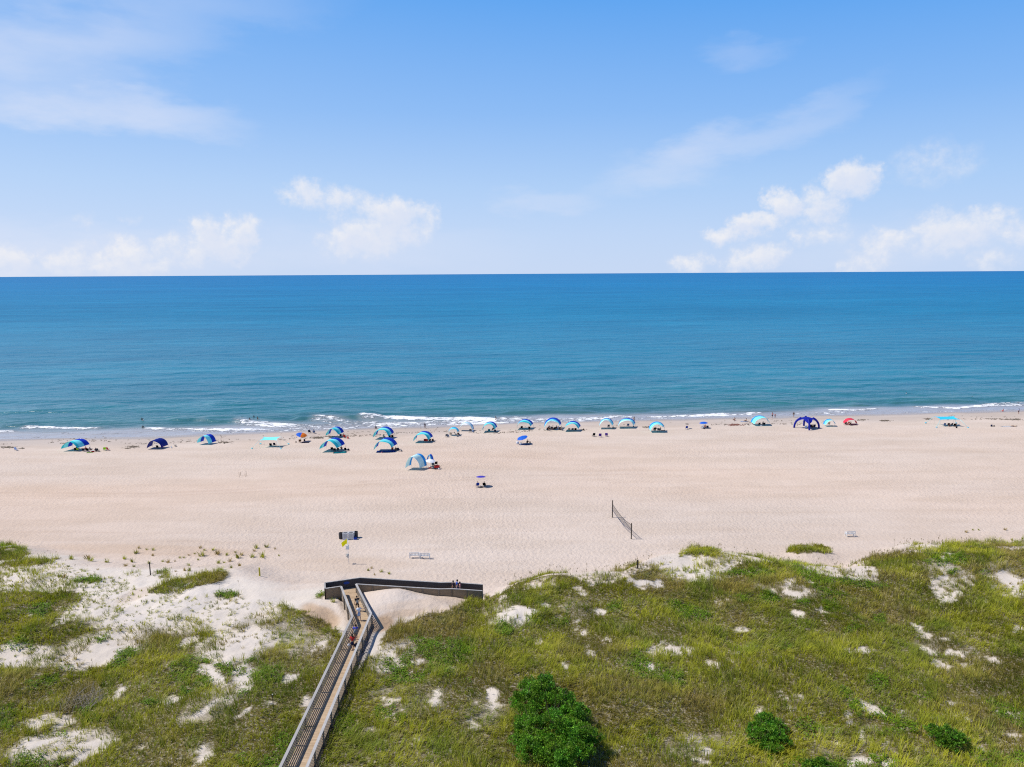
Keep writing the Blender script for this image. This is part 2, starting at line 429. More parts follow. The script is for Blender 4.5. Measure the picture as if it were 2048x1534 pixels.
def plant_cover(x, y, z):
    """returns grass density, lushness, brownness at ground points"""
    px, py = proj(x, y, z)
    k = 1.0 + 0 * px
    jx = px + 22 * fbm(x, y, 0.55, 3, 41) + 10 * fbm(x, y, 2.2, 2, 42)
    jy = py + 11 * fbm(x, y, 0.55, 3, 43) + 6 * fbm(x, y, 2.2, 2, 44)
    v = np.zeros_like(px)
    for poly, d in VEG:
        v = np.maximum(v, d * inpoly(jx, jy, poly))
    for poly, d in SPARSE:
        v = np.maximum(v, d * inpoly(jx, jy, poly) * (0.35 + 1.6 * np.clip(fbm(x, y, 0.35, 3, 47) + 0.45, 0, 1)))
    left = smooth((700 - px) / 120)
    gaps = fbm(x, y, 0.28, 4, 49, 0.6)
    v = v * (1 - smooth((gaps - (0.20 - 0.02 * left)) / 0.07) * 0.7)
    v = v * (1 - blobs(px + 26 * fbm(x, y, 0.4, 3, 51), py + 12 * fbm(x, y, 0.4, 3, 52), THIN) * (0.75 + 0.9 * fbm(x, y, 0.6, 3, 53)))
    b = blobs(px + 26 * fbm(x, y, 0.7, 4, 45, .6), py + 15 * fbm(x, y, 0.7, 4, 46, .6), BARE)
    spots = fbm(x, y, 0.9, 3, 50, .65)
    b = smooth((b - 0.34 + 1.5 * spots) / 0.30) * (b > 0.04)
    v = v * (1 - b * (0.68 + 0.32 * smooth((fbm(x, y, 0.5, 3, 48) + .1) / .2)))
    lush = blobs(jx, jy, LUSH)
    lush = np.maximum(lush, 0.65 * smooth((fbm(x, y, 0.16, 3, 61) - 0.17) / 0.1) * (v > 0.5))
    br = np.maximum(blobs(jx, jy, BROWN), smooth((fbm(x, y, 0.12, 3, 63) - 0.05) / 0.2) * 0.8)
    # keep the walkway, its landing and the ramp clear
    xl = np.interp(y, [30, 72.0, 79.5], [-17.8, -17.5, -20.5]); xr = np.interp(y, [30, 72.6, 80.1], [-15.5, -15.4, -18.6])
    off = ((x > xl - 0.1) & (x < xr + 0.1) & (y < 80.2)) | ((x > -22.7) & (x < -3.5) & (y > 80.0) & (y < 82.3)) | ((x > -22.7) & (x < -18) & (y > 78.8 + (x + 22) * .35) & (y < 82.3))
    v = np.where(off, 0, v); lush = np.where(off, 0, lush)
    return v, lush, br


# ------------------------------------------------------------------ materials
MATS = {}


def mat(name, col=(0.5, 0.5, 0.5), rough=0.7, var=0.12, scale=3.0, spec=0.3, metal=0.0, trans=0.0):
    """plain procedural surface with a little mottling; trans > 0 lets light through cloth"""
    if name in MATS:
        return MATS[name]
    m = bpy.data.materials.new(name)
    m.use_nodes = True
    k = NT(m.node_tree)
    out = k.n('ShaderNodeOutputMaterial')
    co = k.n('ShaderNodeTexCoord').outputs['Object']
    nz = k.noise(co, scale, 4, 0.6).outputs['Fac']
    c = k.mix(nz, tuple(max(0, v * (1 - var)) for v in col) + (1,), tuple(min(1, v * (1 + var)) for v in col) + (1,))
    p = k.n('ShaderNodeBsdfPrincipled', ins={'Base Color': c, 'Roughness': rough, 'Metallic': metal, 'Specular IOR Level': spec})
    sh = p.outputs[0]
    if trans > 0:
        tr = k.n('ShaderNodeBsdfTranslucent', ins={0: c})
        mx = k.n('ShaderNodeMixShader', ins={0: trans, 1: sh, 2: tr.outputs[0]})
        sh = mx.outputs[0]
    k.put(out.inputs[0], sh)
    MATS[name] = m
    return m


def sand_material():
    m = bpy.data.materials.new("sand")
    m.use_nodes = True
    k = NT(m.node_tree)
    out = k.n('ShaderNodeOutputMaterial')
    co = k.n('ShaderNodeTexCoord').outputs['Object']
    a = k.n('ShaderNodeAttribute', attribute_name='ground_col').outputs['Color']
    f = k.n('ShaderNodeAttribute', attribute_name='ground_mask').outputs['Color']
    sp = k.n('ShaderNodeSeparateColor', ins={0: f})
    trod, wet, litter = sp.outputs[0], sp.outputs[1], sp.outputs[2]
    fine = k.noise(co, 7.0, 5, 0.7).outputs['Fac']
    broad = k.noise(k.vm('MULTIPLY', co, (0.25, 1.0, 1.0)), 0.16, 5, 0.6).outputs['Fac']
    track = k.noise(k.vm('MULTIPLY', co, (0.012, 0.9, 1.0)), 1.0, 3, 0.6).outputs['Fac']
    c = k.mix(k.ss(broad, 0.3, 0.7), k.mix(1.0, a, (0.95, 0.93, 0.91, 1), 'MULTIPLY'), k.mix(1.0, a, (1.05, 1.05, 1.06, 1), 'MULTIPLY'))
    c = k.mix(k.m('MULTIPLY', k.ss(track, 0.55, 0.72), k.m('MULTIPLY', trod, 0.35)), c, k.mix(1.0, c, (0.90, 0.86, 0.82, 1), 'MULTIPLY'))
    c = k.mix(k.ss(fine, 0.25, 0.75), k.mix(1.0, c, (0.94, 0.94, 0.94, 1), 'MULTIPLY'), k.mix(1.0, c, (1.06, 1.06, 1.06, 1), 'MULTIPLY'))
    lit_n = k.noise(co, 4.0, 5, 0.7).outputs['Fac']
    c = k.mix(k.m('MULTIPLY', litter, k.ss(lit_n, 0.2, 0.55)), c, k.ramp(fine, [(0.3, (0.06, 0.055, 0.015)), (0.7, (0.19, 0.15, 0.055))]))
    # footprints: two sizes of rounded dimples
    vo = k.n('ShaderNodeTexVoronoi', feature='SMOOTH_F1')
    k.put(vo.inputs['Vector'], k.vm('ADD', k.vm('MULTIPLY', co, (1.0, 0.75, 1.0)), k.vm('MULTIPLY', k.noise(co, 1.5, 3).outputs['Color'], (0.6, 0.6, 0))))
    vo.inputs['Scale'].default_value = 2.0
    vo.inputs['Smoothness'].default_value = 0.6
    dim = k.m('MULTIPLY', vo.outputs['Distance'], 0.11)
    n3 = k.m('MULTIPLY', k.noise(co, 2.4, 6, 0.72).outputs['Fac'], 0.17)
    h = k.m('MULTIPLY', k.m('ADD', dim, n3), k.m('ADD', 0.25, k.m('MULTIPLY', trod, 0.95)))
    rip = k.m('MULTIPLY', track, k.m('MULTIPLY', trod, 0.12))
    bp = k.n('ShaderNodeBump', ins={'Height': k.m('ADD', h, rip), 'Distance': 1.0, 'Strength': 0.75})
    rough = k.ss(wet, 0.0, 1.0, 0.95, 0.32, 'LINEAR')
    p = k.n('ShaderNodeBsdfPrincipled', ins={'Base Color': c, 'Roughness': rough, 'Specular IOR Level': k.m('MULTIPLY', wet, 0.4), 'Normal': bp.outputs[0]})
    k.put(out.inputs[0], p.outputs[0])
    return m


def sea_material():
    m = bpy.data.materials.new("sea_water")
    m.use_nodes = True
    k = NT(m.node_tree)
    out = k.n('ShaderNodeOutputMaterial')
    co = k.n('ShaderNodeTexCoord').outputs['Object']
    rot = k.n('ShaderNodeVectorRotate', rotation_type='Z_AXIS', ins={'Angle': R(-6.5)})
    k.put(rot.inputs['Vector'], co)
    p0 = rot.outputs[0]
    f = k.n('ShaderNodeAttribute', attribute_name='sea_mask').outputs['Color']
    sp = k.n('ShaderNodeSeparateColor', ins={0: f})
    foam, dist, film = sp.outputs
    base = k.ramp(dist, SEA_RAMP)
    st = k.noise(k.vm('MULTIPLY', p0, (0.22, 1.0, 1.0)), 0.02, 9, 0.62).outputs['Fac']
    st2 = k.noise(k.vm('MULTIPLY', p0, (0.15, 1.0, 1.0)), 0.11, 5, 0.6).outputs['Fac']
    st0 = k.noise(k.vm('MULTIPLY', p0, (0.2, 1.0, 1.0)), 0.0028, 6, 0.6).outputs['Fac']
    st3 = k.noise(k.vm('MULTIPLY', p0, (0.22, 1.0, 1.0)), 0.42, 4, 0.65).outputs['Fac']
    v = k.m('ADD', k.ss(st, 0.33, 0.67, 0.0, 0.34, 'LINEAR'), k.ss(st2, 0.33, 0.67, 0.0, 0.26, 'LINEAR'))
    v = k.m('ADD', v, k.m('ADD', k.ss(st0, 0.35, 0.65, 0.0, 0.2, 'LINEAR'), k.ss(st3, 0.33, 0.67, 0.0, 0.22, 'LINEAR')))
    base = k.mix(v, k.mix(1.0, base, (0.40, 0.60, 0.68, 1), 'MULTIPLY'), k.mix(1.0, base, (1.9, 1.38, 1.25, 1), 'MULTIPLY'))
    # foam broken into streaks and lace
    fn = k.noise(k.vm('MULTIPLY', p0, (0.5, 1.0, 1.0)), 0.85, 8, 0.74).outputs['Fac']
    fm = k.ss(k.m('ADD', foam, k.m('MULTIPLY', k.m('SUBTRACT', fn, 0.5), 3.0)), 0.44, 0.70)
    fm = k.m('MULTIPLY', fm, k.ss(foam, 0.03, 0.15))
    base = k.mix(k.m('MULTIPLY', film, 0.8), base, (0.44, 0.43, 0.45, 1))
    h1 = k.noise(k.vm('MULTIPLY', p0, (0.35, 1.0, 1.0)), 0.10, 3, 0.5).outputs['Fac']
    h2 = k.noise(k.vm('MULTIPLY', p0, (0.30, 1.0, 1.0)), 0.42, 4, 0.6).outputs['Fac']
    hh = k.m('ADD', k.m('MULTIPLY', h1, 2.2), k.m('MULTIPLY', h2, 0.75))
    hh = k.m('ADD', hh, k.m('MULTIPLY', fm, 0.25))
    bp = k.n('ShaderNodeBump', ins={'Height': hh, 'Distance': 1.0, 'Strength': SEA_BUMP})
    dif = k.n('ShaderNodeBsdfDiffuse', ins={0: base, 'Normal': bp.outputs[0]})
    fr = k.n('ShaderNodeFresnel', ins={0: 1.33, 'Normal': bp.outputs[0]})
    gl = k.n('ShaderNodeBsdfGlossy', ins={0: (1, 1, 1, 1), 'Roughness': 0.28, 'Normal': bp.outputs[0]})
    # unresolved waves far out keep the mean reflectance low
    fac = k.m('MINIMUM', k.m('MULTIPLY', fr.outputs[0], 0.75), k.ss(dist, 0.3, 0.62, 0.40, SEA_REFL, 'LINEAR'))
    mx = k.n('ShaderNodeMixShader', ins={0: fac, 1: dif.outputs[0], 2: gl.outputs[0]})
    fo = k.n('ShaderNodeBsdfDiffuse', ins={0: (0.86, 0.87, 0.88, 1), 'Normal': bp.outputs[0]})
    mx2 = k.n('ShaderNodeMixShader', ins={0: fm, 1: mx.outputs[0], 2: fo.outputs[0]})
    k.put(out.inputs[0], mx2.outputs[0])
    return m


SEA_BUMP, SEA_REFL = 1.0, 0.115
# position = log scale of metres offshore (see build_sea)
SEA_RAMP = [(0.0, (0.20, 0.23, 0.25)), (0.12, (0.09, 0.165, 0.18)), (0.22, (0.028, 0.165, 0.195)), (0.4, (0.011, 0.18, 0.275)), (0.6, (0.007, 0.18, 0.345)), (0.8, (0.004, 0.172, 0.39)), (1.0, (0.003, 0.155, 0.385))]


def leaf_material(name, trans=0.3, rough=0.6):
    m = bpy.data.materials.new(name)
    m.use_nodes = True
    k = NT(m.node_tree)
    out = k.n('ShaderNodeOutputMaterial')
    c = k.n('ShaderNodeAttribute', attribute_name='leaf_col').outputs['Color']
    p = k.n('ShaderNodeBsdfPrincipled', ins={'Base Color': c, 'Roughness': rough, 'Specular IOR Level': 0.25})
    tr = k.n('ShaderNodeBsdfTranslucent', ins={0: c})
    mx = k.n('ShaderNodeMixShader', ins={0: trans, 1: p.outputs[0], 2: tr.outputs[0]})
    k.put(out.inputs[0], mx.outputs[0])
    return m


def wood_material(name, a, b, along='X', plank=0.14):
    m = bpy.data.materials.new(name)
    m.use_nodes = True
    k = NT(m.node_tree)
    out = k.n('ShaderNodeOutputMaterial')
    co = k.n('ShaderNodeTexCoord').outputs['Object']
    sc = (0.5, 9, 9) if along == 'X' else ((9, 0.5, 9) if along == 'Y' else (9, 9, 0.5))
    g = k.noise(k.vm('MULTIPLY', co, sc), 2.0, 5, 0.6).outputs['Fac']
    s = k.n('ShaderNodeSeparateXYZ', ins={0: co})
    ax = s.outputs[1] if along == 'X' else (s.outputs[0] if along == 'Y' else s.outputs[0])
    pl = k.m('FLOOR', k.m('DIVIDE', ax, plank))
    wn = k.n('ShaderNodeTexWhiteNoise', noise_dimensions='1D', ins={'W': pl})
    f = k.m('ADD', k.m('MULTIPLY', g, 0.6), k.m('MULTIPLY', wn.outputs['Value'], 0.28))
    c = k.mix(k.ss(f, 0.2, 0.85), (*a, 1), (*b, 1))
    st = k.noise(co, 0.9, 4, 0.6).outputs['Fac']
    c = k.mix(k.ss(st, 0.4, 0.75, 0, 0.35), c, k.mix(1.0, c, (0.7, 0.68, 0.66, 1), 'MULTIPLY'))
    p = k.n('ShaderNodeBsdfPrincipled', ins={'Base Color': c, 'Roughness': 0.85, 'Specular IOR Level': 0.15})
    k.put(out.inputs[0], p.outputs[0])
    return m


# ------------------------------------------------------------------ object helpers
def tag(o, label=None, cat=None, group=None, kind=None):
    for k_, v in (('label', label), ('category', cat), ('group', group), ('kind', kind)):
        if v:
            o[k_] = v
    return o


def empty(name, loc, rz=0.0, label=None, cat=None, group=None):
    o = bpy.data.objects.new(name, None)
    COL.objects.link(o)
    o.location = loc
    o.rotation_euler.z = rz
    return tag(o, label, cat, group)


def np_mesh(name, verts, faces, mats, attrs=None, smooth_=False, parent=None, counts=None):
    """mesh from numpy: faces is (n,k) int array or, with counts, a flat index list"""
    me = bpy.data.meshes.new(name)
    nv = len(verts)
    me.vertices.add(nv)
    me.vertices.foreach_set('co', np.ascontiguousarray(verts, np.float32).ravel())
    if counts is None:
        n, k_ = faces.shape
        counts = np.full(n, k_, np.int32)
        idx = faces.ravel()
    else:
        idx = faces
    starts = np.concatenate(([0], np.cumsum(counts)[:-1])).astype(np.int32)
    me.loops.add(len(idx))
    me.loops.foreach_set('vertex_index', np.ascontiguousarray(idx, np.int32))
    me.polygons.add(len(counts))
    me.polygons.foreach_set('loop_start', starts)
    if smooth_:
        me.polygons.foreach_set('use_smooth', np.ones(len(counts), bool))
    for an, av in (attrs or {}).items():
        at_ = me.attributes.new(an, 'FLOAT_COLOR', 'POINT')
        c4 = np.ones((nv, 4), np.float32)
        c4[:, :3] = av
        at_.data.foreach_set('color', c4.ravel())
    me.update(calc_edges=True)
    me.validate()
    for m_ in (mats if isinstance(mats, (list, tuple)) else [mats]):
        me.materials.append(m_)
    o = bpy.data.objects.new(name, me)
    COL.objects.link(o)
    if parent:
        o.parent = parent
    return o


class MB:
    """collects shapes, then links them as ONE mesh object"""
    def __init__(s):
        s.bm = bmesh.new()

    def box(s, c, size, rot=None, mi=0, bev=0.0):
        r = bmesh.ops.create_cube(s.bm, size=1.0)
        M = Matrix.Translation(c) @ (rot.to_4x4() if rot else Matrix()) @ Matrix.Diagonal((*size, 1))
        bmesh.ops.transform(s.bm, matrix=M, verts=r['verts'])
        fs = {f for v in r['verts'] for f in v.link_faces}
        for f in fs:
            f.material_index = mi
        if bev > 0:
            es = list({e for v in r['verts'] for e in v.link_edges})
            bmesh.ops.bevel(s.bm, geom=es, offset=bev, segments=1, affect='EDGES')
        return s

    def beam(s, a, b, w, h, mi=0, up=Vector((0, 0, 1))):
        """rectangular bar from a to b, w across and h tall"""
        a, b = Vector(a), Vector(b)
        d = (b - a)
        L = d.length
        x = d.normalized()
        y = up.cross(x)
        if y.length < 1e-5:
            y = Vector((0, 1, 0)).cross(x)
        y.normalize()
        z = x.cross(y)
        rot = Matrix((x, y, z)).transposed()
        return s.box((a + b) / 2, (L, w, h), rot, mi)

    def tube(s, pts, rad, seg=8, mi=0, cap=True):
        pts = [Vector(p) for p in pts]
        rads = rad if isinstance(rad, (list, tuple)) else [rad] * len(pts)
        rings = []
        for i, p in enumerate(pts):
            t = (pts[min(i + 1, len(pts) - 1)] - pts[max(i - 1, 0)]).normalized()
            a = t.cross(Vector((0.13, 0.31, 0.94)))
            if a.length < 1e-3:
                a = t.cross(Vector((1, 0, 0)))
            a.normalize()
            b = t.cross(a)
            rings.append([s.bm.verts.new(p + (a * math.cos(2 * math.pi * j / seg) + b * math.sin(2 * math.pi * j / seg)) * rads[i]) for j in range(seg)])
        for i in range(len(rings) - 1):
            for j in range(seg):
                f = s.bm.faces.new((rings[i][j], rings[i][(j + 1) % seg], rings[i + 1][(j + 1) % seg], rings[i + 1][j]))
                f.material_index = mi
                f.smooth = True
        if cap:
            for rr in (rings[0][::-1], rings[-1]):
                s.bm.faces.new(rr).material_index = mi
        return s

    def lathe(s, prof, seg=16, mi=0, c=(0, 0, 0)):
        rings = []
        for r_, z in prof:
            rings.append([s.bm.verts.new((c[0] + r_ * math.cos(2 * math.pi * j / seg), c[1] + r_ * math.sin(2 * math.pi * j / seg), c[2] + z)) for j in range(seg)])
        for i in range(len(rings) - 1):
            for j in range(seg):
                f = s.bm.faces.new((rings[i][j], rings[i][(j + 1) % seg], rings[i + 1][(j + 1) % seg], rings[i + 1][j]))
                f.material_index = mi
                f.smooth = True
        return s

    def grid(s, fn, nu, nv, mi=0, mi_fn=None, thick=0.0):
        vs = [[s.bm.verts.new(fn(i / nu, j / nv)) for j in range(nv + 1)] for i in range(nu + 1)]
        for i in range(nu):
            for j in range(nv):
                f = s.bm.faces.new((vs[i][j], vs[i + 1][j], vs[i + 1][j + 1], vs[i][j + 1]))
                f.material_index = mi_fn((i + .5) / nu, (j + .5) / nv) if mi_fn else mi
                f.smooth = True
        return s

    def blob(s, c, rad, mi=0, sub=2, jit=0.0, seed=0):
        r = bmesh.ops.create_icosphere(s.bm, subdivisions=sub, radius=1.0)
        rr = random.Random(seed)
        for v in r['verts']:
            q = 1 + (rr.random() - .5) * jit
            v.co = Vector((c[0] + v.co.x * rad[0] * q, c[1] + v.co.y * rad[1] * q, c[2] + v.co.z * rad[2] * q))
        for f in {f for v in r['verts'] for f in v.link_faces}:
            f.material_index = mi
            f.smooth = True
        return s

    def build(s, name, mats, parent=None):
        me = bpy.data.meshes.new(name)
        bmesh.ops.recalc_face_normals(s.bm, faces=s.bm.faces)
        s.bm.to_mesh(me)
        s.bm.free()
        for m_ in (mats if isinstance(mats, (list, tuple)) else [mats]):
            me.materials.append(m_)
        o = bpy.data.objects.new(name, me)
        COL.objects.link(o)
        if parent:
            o.parent = parent
        return o


def children(o):
    return [c for c in o.children]


def copy_tree(o, parent=None):
    c = o.copy()
    COL.objects.link(c)
    if parent:
        c.parent = parent
    for ch in children(o):
        copy_tree(ch, c)
    return c


def V3(px, py, dz=0.0):
    x, y, z = at(px, py)
    return Vector((float(x), float(y), float(z) + dz))


# ================================================================== the ground
TRACKS = [([(-50, 985), (300, 987), (500, 978), (760, 961), (1000, 952), (1300, 948)], 1.4, .07), ([(-50, 992), (300, 993), (500, 984), (760, 967), (1000, 957)], 1.2, .06), ([(-50, 1016), (200, 1020), (520, 1012)], 2.0, .05),
          ([(-50, 1062), (300, 1066), (560, 1064)], 1.6, .06), ([(-50, 1081), (250, 1080), (520, 1086)], 1.4, .06), ([(0, 1040), (200, 1044), (400, 1041)], 1.4, .04), ([(1500, 905), (1800, 900), (2060, 905)], 2, .04), ([(1450, 985), (1800, 975), (2060, 980)], 2, .04), ([(0, 930), (300, 935), (600, 925)], 1.5, .04)]
TRAILS = [([(940, 885), (1000, 905), (1060, 940)], 2.5, .06), ([(950, 918), (1000, 930), (1060, 948), (1110, 975)], 3, .07), ([(960, 930), (1020, 934), (1060, 950), (1120, 985)], 2, .06), ([(880, 990), (980, 975), (1100, 990)], 2.5, .04), ([(1000, 1240), (1060, 1150), (1110, 1040)], 4, .05)]


def build_ground():
    xs = np.concatenate([np.arange(-420, -150, 5.0), np.arange(-150, -78, 0.9), np.arange(-78, 78, 0.3), np.arange(78, 190, 0.9), np.arange(190, 480, 5.0)])
    ys = np.concatenate([np.arange(8, 42, 0.8), np.arange(42, 104, 0.3), np.arange(104, 160, 0.6), np.arange(160, 228, 0.6), np.arange(228, 300, 3.0)])
    X, Y = np.meshgrid(xs, ys)
    x, y = X.ravel(), Y.ravel()
    z = terrain(x, y)
    v, lush, br = plant_cover(x, y, z)
    d = shore_y(x) - y
    px, py = proj(x, y, z)
    # albedo: pale pink-beige beach, whiter blown dune sand, tan patches, darker wet strip
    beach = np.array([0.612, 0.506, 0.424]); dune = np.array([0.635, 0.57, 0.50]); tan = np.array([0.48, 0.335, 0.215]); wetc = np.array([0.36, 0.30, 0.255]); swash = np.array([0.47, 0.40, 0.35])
    yc = np.interp(x, _cx, _cy); w = np.interp(x, _cx, _cw)
    kd = smooth((yc + w * 0.45 - y) / 8.0 + 0.25 + 1.5 * fbm(x * 0.5, y, 0.25, 4, 71))
    kd = kd * (1 - blobs(px, py, [(800, 1205, 170, 40, .8, -8), (905, 1200, 90, 26, .8, 0)]))
    c = beach[None] * (1 - kd[:, None]) + dune[None] * kd[:, None]
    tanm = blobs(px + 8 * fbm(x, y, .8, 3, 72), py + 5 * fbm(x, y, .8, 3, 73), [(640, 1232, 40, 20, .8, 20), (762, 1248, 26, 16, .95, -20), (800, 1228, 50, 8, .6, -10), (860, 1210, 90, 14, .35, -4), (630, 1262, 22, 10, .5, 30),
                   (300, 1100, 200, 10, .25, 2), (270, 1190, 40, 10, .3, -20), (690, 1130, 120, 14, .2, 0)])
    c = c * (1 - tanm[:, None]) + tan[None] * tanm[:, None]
    wn = fbm(x, y * 0.3, 0.1, 3, 75)
    wet = smooth((5.5 + 5 * wn - d) / 4.0)
    damp = smooth((17 + 8 * wn - d) / 9.0)
    c = c * (1 - 0.75 * damp[:, None]) + swash[None] * 0.75 * damp[:, None]
    c = c * (1 - 0.85 * wet[:, None]) + wetc[None] * 0.85 * wet[:, None]
    # tyre tracks along the beach and pale foot trails to the ramp
    for pts, hw, amt in TRACKS:
        tx, ty = zip(*pts)
        e = np.exp(-((py - np.interp(px, tx, ty)) / hw) ** 2) * (px > tx[0]) * (px < tx[-1]) * (0.6 + 1.2 * fbm(x, y, .3, 3, 81))
        c = c * (1 - 1.7 * amt * e[:, None] * np.array([.8, 1.0, 1.15]))
    for pts, hw, amt in TRAILS:
        ty, tx = zip(*pts)
        e = np.exp(-((px - np.interp(py, ty, tx) - 6 * fbm(x, y, .12, 2, 83)) / hw) ** 2) * (py > ty[0]) * (py < ty[-1]) * np.clip(.5 + 2 * fbm(x, y, .5, 2, 82), 0, 1)
        c = c * (1 + amt * e[:, None])
    drift = 1 + 0.10 * fbm(x * 0.35, y, 0.06, 4, 77) + 0.06 * fbm(x, y, 0.5, 3, 78)
    c = c * drift[:, None]
    rosy = fbm(x * 0.25, y, 0.045, 4, 85)[:, None] * (1 - kd[:, None])
    c = c * (1 + rosy * np.array([0.02, -0.08, -0.16]))
    trod = smooth((d - 12) / 14) * (1 - 0.75 * kd)
    # the worn way from the ramp to the water
    way = np.exp(-((px - np.interp(py, [850, 960, 1060, 1160], [930, 935, 960, 985])) / np.interp(py, [850, 1160], [60, 110])) ** 2) * (py < 1165)
    trod = np.clip(trod * (0.55 + 0.25 * fbm(x, y, .05, 2, 79) * 4) + 0.6 * way * smooth((d - 12) / 10), 0, 1)
    lit = smooth((np.maximum(v, lush) - 0.38) / 0.42)
    n1, n0 = len(ys), len(xs)
    idx = np.arange(n1 * n0).reshape(n1, n0)
    faces = np.stack([idx[:-1, :-1], idx[:-1, 1:], idx[1:, 1:], idx[1:, :-1]], -1).reshape(-1, 4)
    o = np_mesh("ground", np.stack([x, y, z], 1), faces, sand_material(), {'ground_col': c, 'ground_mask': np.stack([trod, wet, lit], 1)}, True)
    tag(o, kind='structure')


build_ground()


# ================================================================== the sea
FOAM = [  # polyline in photo pixels, half thickness (px), strength
    ([(-20, 866), (35, 862)], 2.2, 1.0), ([(45, 855), (75, 854), (110, 856), (160, 857), (205, 857)], 3.2, 1.0), ([(215, 857), (260, 857), (290, 857)], 2, .5), ([(120, 868), (200, 868), (290, 867)], 1.2, .45),
    ([(285, 858), (340, 859), (400, 861), (480, 860), (560, 861), (640, 861), (720, 857)], 2.6, 1.0), ([(300, 863), (420, 864), (560, 864)], 1.5, .6),
    ([(480, 847), (540, 850), (600, 853), (660, 855), (720, 852)], 7, .86), ([(470, 843), (510, 845)], 1.8, .9), ([(620, 838), (660, 842), (720, 846), (760, 848)], 5, .9),
    ([(716, 834), (740, 835), (780, 835), (830, 837), (870, 838), (930, 839), (990, 841)], 3.8, 1.05), ([(700, 848), (780, 850), (850, 848), (920, 848)], 5.5, .8), ([(700, 857), (760, 856), (830, 853)], 1.4, .8),
    ([(880, 846), (950, 847), (1010, 848), (1060, 850)], 5.5, .85), ([(990, 840), (1030, 838), (1060, 840), (1120, 842), (1180, 841), (1230, 836)], 5.0, .9), ([(1010, 850), (1080, 850), (1150, 848), (1220, 844)], 2.8, .8),
    ([(1180, 841), (1230, 835), (1290, 837), (1340, 834), (1400, 831), (1450, 829)], 2.6, .95), ([(1230, 841), (1300, 840)], 2.0, .6), ([(1440, 830), (1480, 829)], 1.0, .7), ([(1475, 829), (1505, 827), (1525, 827)], 1.6, .95),
    ([(1480, 834), (1530, 832), (1570, 829), (1610, 827), (1680, 827)], 1.1, .7), ([(1655, 820), (1700, 820), (1757, 819)], 1.7, 1.0), ([(1650, 824), (1740, 823)], 1.0, .6),
    ([(1825, 812), (1860, 815), (1920, 816), (1980, 813), (2060, 810)], 1.9, 1.0), ([(1960, 812), (2000, 808), (2070, 806)], 2.2, .9), ([(390, 837), (402, 837)], 1.0, .55), ([(1925, 806), (1940, 807)], .8, .4)]
RIDGE = [  # wave crests about to break: polyline, half width (px), height (m)
    ([(340, 838), (400, 838), (470, 840), (500, 842)], 5, .55), ([(590, 834), (660, 832), (720, 832), (760, 833)], 5, .7), ([(200, 854), (225, 853)], 2.5, .35), ([(1010, 823), (1080, 822), (1190, 822)], 4, .5),
    ([(1230, 819), (1300, 818)], 3, .35), ([(60, 820), (200, 811), (260, 812)], 5, .4), ([(1440, 803), (1580, 805)], 3, .4), ([(1700, 809), (1740, 808)], 2.5, .45), ([(1780, 803), (1870, 802), (1950, 801)], 3, .5),
    ([(800, 818), (900, 815), (980, 815)], 4, .35), ([(900, 795), (1050, 800)], 4, .3), ([(1350, 775), (1500, 778), (1600, 780)], 4, .3), ([(420, 808), (560, 806)], 5, .5), ([(700, 740), (870, 745)], 4, .35), ([(1060, 735), (1200, 738)], 4, .3),
    ([(100, 760), (260, 752)], 4, .3), ([(0, 850), (70, 848)], 4, .4), ([(1090, 730), (1210, 732)], 3, .3), ([(1650, 760), (1850, 755)], 3, .3), ([(1440, 745), (1600, 742)], 3, .3)]


def polyline_field(px, py, lst):
    v = np.zeros_like(px)
    for pts, hw, s in lst:
        xs = np.array([p[0] for p in pts], float); ys = np.array([p[1] for p in pts], float)
        yc = np.interp(px, xs, ys)
        end = smooth((px - xs[0] + 14) / 28) * smooth((xs[-1] + 14 - px) / 28)
        v = np.maximum(v, s * end * smooth(1.45 - 0.9 * ((py - yc) / hw) ** 2))
    return v


